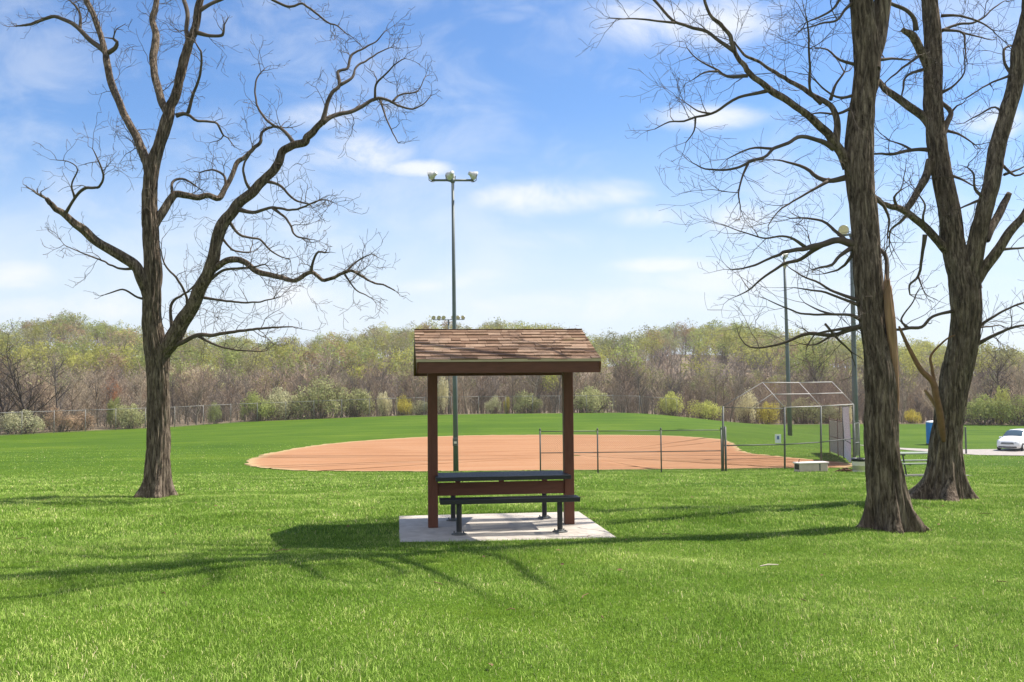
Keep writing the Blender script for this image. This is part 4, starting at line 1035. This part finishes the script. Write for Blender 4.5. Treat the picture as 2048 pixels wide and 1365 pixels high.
# ------------------------------------------------------------------ the wood
def proto_bare(seed, H=11., spread=.36, nb=26, ntw=9, rw=.03, lean=0.0, upright=1.0, trunk_r=.13):
    """trunk MB, crown MB: 3-sided branches and twigs"""
    rd = random.Random(seed); tr, crn = MB(), MB()
    def poly(p, d, L, r, n, m, sides=3, curl=.12, upb=.06):
        pts = [p]; rad = [r]; q = p.copy(); d = d.normalized()
        for i in range(n):
            d = (d+Vector((rd.gauss(0,curl), rd.gauss(0,curl), rd.gauss(0,curl)+upb))).normalized(); q = q+d*L/n; pts.append(q); rad.append(max(.008, r*(1-.8*(i+1)/n)))
        m.tube(pts, rad, sides, False); return pts, d
    pts, _ = poly(Vector((0,0,-.3)), Vector((lean, 0, 1)), H*.78, trunk_r, 7, tr, 7, .06, .1)
    for b in range(nb):
        f = rd.uniform(.16, 1.0); k = f*(len(pts)-1); i = min(int(k), len(pts)-2); p = pts[i].lerp(pts[i+1], k-i)
        a = rd.uniform(0, 6.283); el = rd.uniform(.5, 1.15)*upright
        d = Vector((math.cos(a)*math.cos(el), math.sin(a)*math.cos(el), math.sin(el))); L = H*spread*rd.uniform(.6, 1.2)*(1.15-.55*f)
        bp_, bd = poly(p, d, L, trunk_r*.45*(1.1-.6*f), 4, crn)
        for c in range(ntw):
            k = rd.uniform(.8, 4); i = min(int(k), 3); q = bp_[i].lerp(bp_[i+1], k-i)
            e = Vector((rd.gauss(0,1), rd.gauss(0,1), rd.gauss(.7,.7))).normalized()
            tp2, td = poly(q, bd*.6+e, L*rd.uniform(.25, .6), rw, 2, crn, 3, .2)
    return tr, crn
def add_leaves(m, src, n, size, rd, jit=.5, flat=False):
    V = src.v; ln = len(V)
    for _ in range(n):
        p = Vector(V[rd.randrange(ln)])+Vector((rd.gauss(0,jit), rd.gauss(0,jit), rd.gauss(0,jit)))
        s = size*rd.uniform(.6, 1.4); a = Vector((rd.gauss(0,1), rd.gauss(0,1), rd.gauss(0,1))).normalized(); b = a.orthogonal().normalized(); c = a.cross(b)
        m.add([p-b*s*.5, p-c*s*.32, p+b*s*.5, p+c*s*.32], [(0,1,2,3)])
def billow(m, rd, n, size, cz, rx, rz, nc=13, cr_=1.7):
    cl_ = []
    for _ in range(nc):
        a = rd.uniform(0, 6.283); el = math.asin(rd.uniform(-.35, 1)); q = rd.uniform(.55, 1)
        cl_.append((Vector((rx*q*math.cos(a)*math.cos(el), rx*q*math.sin(a)*math.cos(el), cz+rz*q*math.sin(el))), cr_*rd.uniform(.7, 1.3)))
    for _ in range(n):
        c, r = cl_[rd.randrange(nc)]; d = Vector((rd.gauss(0,1), rd.gauss(0,1), rd.gauss(.35,1))).normalized(); p = c+d*r*rd.uniform(.55, 1.08)
        s = size*rd.uniform(.6, 1.4); nrm = (d+Vector((rd.gauss(0,.5), rd.gauss(0,.5), rd.gauss(0,.5)))).normalized(); b = nrm.orthogonal().normalized(); b = Matrix.Rotation(rd.uniform(0, 6.28), 3, nrm) @ b; e = nrm.cross(b)
        m.add([p-b*s*.5, p-e*s*.32, p+b*s*.5, p+e*s*.32], [(0,1,2,3)])
def tinted(name, jitter, use_obj, trans=0.0, mulr=(.75, 1.2)):
    def fn(t):
        base = objcol(t) if use_obj else attr(t, 'tintc', 'Color')
        n = t.noise(objco(t), jitter, 3, .6)
        return t.mix(1.0, base, t.ramp(n, [(.3, (mulr[0],)*3), (.7, (mulr[1],)*3)]), 'MULTIPLY')
    return leafy(name, fn, trans)
m_ibark = tinted('wood_bark', 3.0, True); m_ileaf = tinted('spring_leaves', 1.2, True, .4)
m_sbark = tinted('distant_bark', .5, False); m_sleaf = tinted('distant_leaves', .5, False, .4)
def project_px(x, y): return CX+F*x/y
def zone(px):
    for lim, txt in ((40, 'at the left photo edge'), (280, 'left of the forked tree'), (480, 'right of the forked tree'), (700, 'behind the left infield edge'), (850, 'just left of the shelter'),
                     (1010, 'in the left half of the shelter view'), (1140, 'in the right half of the shelter view'), (1290, 'just right of the shelter'), (1440, 'left of the backstop'), (1580, 'behind the left backstop wing'),
                     (1720, 'behind the backstop hood'), (1860, 'between the two right-hand trunks'), (1980, 'right of the double-stemmed tree')):
        if px < lim: return txt
    return 'at the right photo edge'
BARE_COL = [('grey-brown', (0.243, 0.203, 0.162)), ('dark grey', (0.153, 0.135, 0.122)), ('pinkish brown', (0.279, 0.216, 0.171)), ('pale tan', (0.378, 0.315, 0.239)), ('mauve grey', (0.230, 0.194, 0.171))]
LEAF_COL = [('yellow-green', (0.414, 0.414, 0.113)), ('fresh green', (0.315, 0.360, 0.113)), ('olive', (0.324, 0.320, 0.149)), ('rusty', (0.387, 0.288, 0.171)), ('pale green', (0.387, 0.396, 0.198))]
# individual bare trees behind the fence
protos = []
for sd_, kw in ((1, dict(H=10.5)), (2, dict(H=9.5, spread=.42)), (3, dict(H=11.5, lean=.12)), (4, dict(H=7.5, spread=.45, nb=30)), (5, dict(H=12, spread=.38, trunk_r=.17))):
    tr, crn = proto_bare(sd_, ntw=9, rw=.019, **kw)
    me_t = tr.build('trunk', m_ibark, None, True); me_c = crn.build('crown', m_ibark, None, True)
    protos.append((me_t.data, me_c.data)); bpy.data.objects.remove(me_t); bpy.data.objects.remove(me_c)
def put_tree(name, label, cat, mt, mc, x, y, s, colr, colt, group, rz=None):
    o = thing(name, label, cat, (x, y, gz(x, y)-.05), random.uniform(0, 6.28) if rz is None else rz, group); o.scale = s
    if mt is not None: a = link('trunk', mt, o); a.color = (*colt, 1)
    b = link('crown', mc, o); b.color = (*colr, 1); return o
rd = random.Random(21)
WG = 'bare trees in the thicket behind the outfield fence'
px = -60.0; k = 0
while px < 2110:
    Y = float(fence_y_at((px-CX)/F*130, 130.))+rd.uniform(3.5, 13); x = (px-CX)/F*Y
    nm, c = rd.choice(BARE_COL); f = rd.uniform(.8, 1.15); c = tuple(v_*f for v_ in c); p = protos[rd.randrange(5)]; s = rd.uniform(.58, .9)
    put_tree('bare_tree', f'{"slender" if s < .7 else "tall"} bare {nm} tree behind the fence, {zone(px)}', 'tree', p[0], p[1], x, Y, (s*rd.uniform(.9, 1.2),)*2+(s,), c, tuple(v_*.9 for v_ in c), WG)
    px += rd.uniform(20, 36)
# special ones
for (px, dy, s, pi, c, lab) in ((62, 4, 1.12, 2, (.085,.072,.066), 'big dark leaning bare tree at the far left behind the fence'), (20, 5, 1.0, 2, (.10,.08,.07), 'dark bare tree leaning at the left photo edge behind the fence'),
                               (1062, 6, .95, 4, (.36,.30,.25), 'pale branching bare tree seen between the shelter posts'), (393, 3, .8, 3, (.22,.18,.15), 'small straight bare tree close behind the fence, right of the forked lawn tree'),
                               (1648, 12, 1.05, 4, (.11,.085,.07), 'dark spreading bare tree directly behind the backstop hood'), (1998, 10, 1.0, 4, (.14,.11,.09), 'dark bare tree above the green bushes at the right edge')):
    Y = float(fence_y_at((px-CX)/F*130, 130.))+dy; p = protos[pi]
    put_tree('bare_tree', lab, 'tree', p[0], p[1], (px-CX)/F*Y, Y, (s*1.25, s*1.25, s), c, c, None, 3.1 if pi == 2 else None)
# leafing protos for individuals
lprotos = []
for sd_ in (11, 12, 13):
    r2 = random.Random(sd_); tr, crn = proto_bare(sd_, H=14, spread=.36, nb=24, ntw=6, rw=.03, trunk_r=.2); lv = MB(); billow(lv, r2, 1100, .34, 9.4, 3.6, 4.6, 19, 1.6); lv.add(crn.v, crn.f)
    a = tr.build('trunk', m_ibark, None, True); b = lv.build('crown', m_ileaf, None); lprotos.append((a.data, b.data)); bpy.data.objects.remove(a); bpy.data.objects.remove(b)
LG = 'leafing trees on the wooded hillside'
p = lprotos[0]; Y = 118+12; put_tree('leafing_tree', 'small rusty orange budding tree left of the forked lawn tree', 'tree', p[0], p[1], (222-CX)/F*Y, Y, (.34, .34, .42), (.42,.20,.10), (.2,.16,.13), None)
for (px, Y, s, ci) in ((150,232,1.0,0),(205,238,1.05,0),(262,246,.95,0),(30,236,.95,0),(90,250,1,2),(420,250,.9,0),(470,255,1,2),(520,245,.9,0),(720,262,1.0,1),(750,300,1,0),(690,330,1,2),(560,280,1,2),(620,300,1,0),(800,275,1,2),(830,330,1,0),
                       (1225,262,.95,0),(1262,255,.9,2),(1300,290,1,0),(1340,300,1,4),(1400,340,1.05,0),(1450,350,1,4),(1370,375,1,3),(1500,330,1,0),(1620,250,.9,0),(1560,300,1,4),(1700,255,1,4),(1750,240,.9,0),(1830,235,.9,0),(1950,230,.9,4),(2020,240,.9,0),
                       (130,400,1.1,2),(60,395,1,3),(205,405,1,2),(300,390,1,0),(640,400,1,1),(765,405,1.05,0),(850,405,1,3),(980,400,1,2),(1100,405,1,0),(1140,400,1,2),(1200,380,1,4),(1330,410,1,2)):
    nm, c = LEAF_COL[ci]; f = rd.uniform(.85, 1.15); p = lprotos[rd.randrange(3)]
    put_tree('leafing_tree', f'{nm} leafing tree {"on the skyline" if Y > 370 else ("low on the hillside" if Y < 270 else "half way up the hillside")}, {zone(px)}', 'tree', p[0], p[1], (px-CX)/F*Y, Y, (s*1.05, s*1.05, s), tuple(v_*f for v_ in c), (.19,.16,.13), LG)
# bushes
bprotos = []
for sd_ in (31, 32, 33):
    r2 = random.Random(sd_); stm = MB(); ends = MB()
    for k in range(70):
        a = r2.uniform(0, 6.283); rr = abs(r2.gauss(0, .9)); L = r2.uniform(1.6, 3.2)*(1-.1*rr); el = r2.uniform(.65, 1.5); q = Vector((rr*math.cos(a), rr*math.sin(a), -.1)); d = Vector((math.cos(a)*math.cos(el), math.sin(a)*math.cos(el), math.sin(el)))
        pts = [q]
        for i in range(4): d = (d+Vector((r2.gauss(0,.13), r2.gauss(0,.13), r2.gauss(0,.1)))).normalized(); pts.append(pts[-1]+d*L/4)
        stm.tube(pts, [.03,.024,.018,.012,.006], 3, False); ends.add(pts[1:], [])
    lv = MB(); billow(lv, r2, 3600, .15, .85, 1.75, 1.25, 17, .80)
    lv.f = [f for f in lv.f if min(lv.v[i][2] for i in f) > .02]
    a = stm.build('stems', m_ibark, None, True); b = lv.build('foliage', m_ileaf, None); bprotos.append((a.data, b.data)); bpy.data.objects.remove(a); bpy.data.objects.remove(b)
BC = {'olive': (.42,.425,.21), 'yellow-green': (.52,.53,.17), 'cream': (.74,.68,.44), 'yellow': (.66,.58,.13), 'green': (.38,.42,.15), 'pale': (.52,.51,.31), 'rusty': (.42,.30,.20)}
for (px, w_, h_, cn, lab, dy) in ((45,95,48,'pale','pale rounded bush behind the fence at the left edge',3),(120,70,45,'rusty','reddish brown brush behind the fence, left of the forked tree',3),(165,60,38,'rusty','low rusty shrub behind the fence beside the reddish brush',4),(262,75,50,'olive','olive bush behind the fence, just left of the forked trunk',3),(232,40,62,'green','darker green shrub behind the olive bush by the forked trunk',6),
     (430,32,40,'green','small fresh green shrub behind the fence, right of the forked trunk',2),(515,70,55,'green','dark green bush left of the big olive bush behind the fence',3),(560,95,66,'pale','broad pale bush with bare stems behind the fence',6),(640,120,74,'olive','largest olive bush behind the middle of the outfield fence',4),(712,85,60,'olive','olive bush touching the right side of the largest one',5),
     (768,34,50,'cream','narrow cream flowering shrub left of the shelter',3),(806,40,38,'yellow','small yellow shrub just left of the shelter post',4),(840,50,30,'pale','low pale shrub behind the left shelter post',4),(884,34,72,'cream','tall cream flowering shrub seen behind the green light pole',4),(985,36,34,'pale','low pale shrub seen through the shelter left of the yellow one',4),(1012,16,36,'yellow','thin bright yellow shrub seen through the shelter',4),
     (1052,70,42,'olive','rounded olive bush seen through the shelter',4),(1182,90,54,'olive','rounded olive bush just right of the shelter',4),(1338,60,50,'yellow-green','yellow-green bush at the end post of the fence',5),(1410,78,40,'yellow-green','low bright yellow-green bush left of the backstop',5),(1490,50,62,'cream','tall cream and yellow shrub inside the view of the backstop',6),(1532,50,46,'yellow','yellow shrub right of the cream one behind the backstop',6),
     (1602,90,54,'olive','wide olive bush behind the pole and backstop',8),(1655,50,40,'pale','pale shrub under the dark spreading tree',8),(1690,30,40,'cream','narrow cream shrub behind the windscreen panel',6),(1820,38,26,'yellow','low yellow shrub left of the blue toilet',6),(1960,90,62,'green','broad green bush behind the gravel strip',2),(1998,40,78,'yellow-green','tall yellow-green shrub rising over the green bushes',4),(2042,80,62,'green','green bush above the white minivan',3),(2100,90,60,'olive','olive bush beyond the right edge',3)):
    Y = float(fence_y_at((px-CX)/F*130, 130.))+dy; p = bprotos[rd.randrange(3)]; x = (px-CX)/F*Y; wm = w_*Y/F/5.0*1.15; hm = h_*Y/F/2.7*1.1
    put = thing('bush', lab, 'bush', (x, Y, gz(x, Y)), rd.uniform(0, 6), 'bushes along the edge of the wood'); put.scale = (wm, wm, hm)
    a = link('stems', p[0], put); a.color = (.17,.13,.10,1); b = link('foliage', p[1], put); f = rd.uniform(.9, 1.1); b.color = (*[v_*f for v_ in BC[cn]], 1)

# the mass of the wood
def to_np(m):
    V = np.array(m.v, np.float32); tri = []; 
    ln = np.array([len(f) for f in m.f], np.int32); lp = np.concatenate([np.array(f, np.int32) for f in m.f]); return V, lp, ln
def scatter(name, protos_np, places, mat, label, cat):
    VV, LP, LN, CC = [], [], [], []; vo = 0
    for (pi, x, y, z, sx_, sz_, rz, c) in places:
        V, lp, ln = protos_np[pi]; ca, sa = math.cos(rz), math.sin(rz); W_ = np.empty_like(V)
        W_[:, 0] = (V[:, 0]*ca-V[:, 1]*sa)*sx_+x; W_[:, 1] = (V[:, 0]*sa+V[:, 1]*ca)*sx_+y; W_[:, 2] = V[:, 2]*sz_+z
        VV.append(W_); LP.append(lp+vo); LN.append(ln); vo += len(V); CC.append(np.broadcast_to(np.array(c, np.float32), (len(V), 3)))
    LN = np.concatenate(LN); st = np.concatenate([[0], np.cumsum(LN)[:-1]])
    me = np_mesh(name, np.concatenate(VV), np.concatenate(LP), st, mat, [('tintc', 'FLOAT_VECTOR', np.concatenate(CC))])
    return tag(link(name, me), label, cat, kind='stuff')
sb = []; sbl = []
for sd_ in (51, 52, 53, 54):
    tr, crn = proto_bare(sd_, H=12, spread=.36, nb=18, ntw=7, rw=.035, trunk_r=.16); tr.add(crn.v, crn.f); sb.append(to_np(tr))
for sd_ in (61, 62, 63, 64):
    r2 = random.Random(sd_); tr, crn = proto_bare(sd_, H=14, spread=.36, nb=18, ntw=4, rw=.045, trunk_r=.2); lv = MB(); billow(lv, r2, 520, .44, 9.4, 3.7, 4.6, 17, 1.7); sbl.append((to_np(crn), to_np(lv)))
rg = np.random.default_rng(5)
bare_pl, leaf_pl, twig_pl = [], [], []
def nz(x, y, s): return mnoise.noise(Vector((x*s, y*s, 3.3)))
# dense front band
for _ in range(900):
    px = rg.uniform(-140, 2190); Y = float(fence_y_at((px-CX)/F*130, 130.))+11+abs(rg.normal(0, 1))*34+rg.uniform(0, 12); x = (px-CX)/F*Y
    nm, c = BARE_COL[int(np.clip(2+2.2*nz(x, Y, .05)+rg.normal(0, .9), 0, 4))]; f = rg.uniform(.75, 1.2)*(.92+.5*nz(x, Y, .02)); s = rg.uniform(.55, .86)
    f *= 1.22; rz = rg.uniform(0, 6.28); pi = int(rg.integers(4)); c = (c[0], c[1]*.98, c[2]*.90)
    if rg.random() < .06+.30*sst(Y, 165, 220):
        nm, c2 = LEAF_COL[int(rg.integers(5))]; leaf_pl.append((pi, x, Y, gz(x, Y)-.1, s*.85, s*.8, rz, tuple(v_*f*.9 for v_ in c2))); twig_pl.append((pi, x, Y, gz(x, Y)-.1, s*.85, s*.8, rz, (.26,.21,.165)))
    else: bare_pl.append((pi, x, Y, gz(x, Y)-.1, s*1.05, s, rz, tuple(v_*f for v_ in c)))
for _ in range(650):      # low brush along the wood's edge
    px = rg.uniform(-140, 2190); Y = float(fence_y_at((px-CX)/F*130, 130.))+8+rg.uniform(0, 1)**2*22; x = (px-CX)/F*Y
    nm, c = BARE_COL[rg.integers(5)]; f = rg.uniform(.7, 1.1); s = rg.uniform(.16, .40)
    bare_pl.append((rg.integers(4), x, Y, gz(x, Y)-.9*s*2, s*1.5, s*1.15, rg.uniform(0, 6.28), tuple(v_*f for v_ in c)))
for _ in range(1500):
    Y = math.sqrt(rg.uniform(205**2, 470**2)); px = rg.uniform(-180, 2230); x = (px-CX)/F*Y; z = gz(x, Y)-.2
    q = nz(x, Y, .022)+.5*nz(x, Y, .06)+rg.normal(0, .28)+.30*(sst(Y, 205, 330)-.35)
    s = rg.uniform(.7, 1.12)
    if q > .08:
        nm, c = LEAF_COL[int(np.clip(1.4+2.0*nz(x+90, Y, .03)+rg.normal(0, 1.3), 0, 4))]; f = rg.uniform(.75, 1.15)
        pi = int(rg.integers(4)); rz = rg.uniform(0, 6.28); leaf_pl.append((pi, x, Y, z, s*1.05, s, rz, tuple(v_*f for v_ in c))); twig_pl.append((pi, x, Y, z, s*1.05, s, rz, (.28,.23,.18)))
    else:
        nm, c = BARE_COL[int(np.clip(2+1.6*nz(x, Y, .03)+rg.normal(0, 1), 0, 4))]; f = rg.uniform(1.0, 1.5)
        bare_pl.append((rg.integers(4), x, Y, z, s*1.25, s*1.1, rg.uniform(0, 6.28), tuple(v_*f for v_ in c)))
scatter('bare_wood', sb, bare_pl, m_sbark, 'dense grey-brown mass of bare trees behind the fence and up the hill', 'woodland')
scatter('leafing_wood', [p[1] for p in sbl]+[p[0] for p in sbl], leaf_pl+[(q[0]+4, *q[1:]) for q in twig_pl], m_sleaf, 'yellow-green mass of leafing trees covering the hillside', 'woodland')

# ------------------------------------------------------------------ air
m_haze, t, out = material('thin_spring_haze')
pv_ = t.node('ShaderNodeVolumePrincipled'); pv_.inputs['Color'].default_value = (.86, .90, .96, 1); pv_.inputs['Density'].default_value = 0.00021; pv_.inputs['Anisotropy'].default_value = .3
t.l.new(pv_.outputs[0], out.inputs['Volume'])
zmax = float(GZ.max())+24
hz_o = MB().box((0, 300, (zmax-12)/2), (1000, 800, zmax+12)).build('haze', m_haze); tag(hz_o, 'thin pale haze softening the distant hills', 'haze', kind='stuff')
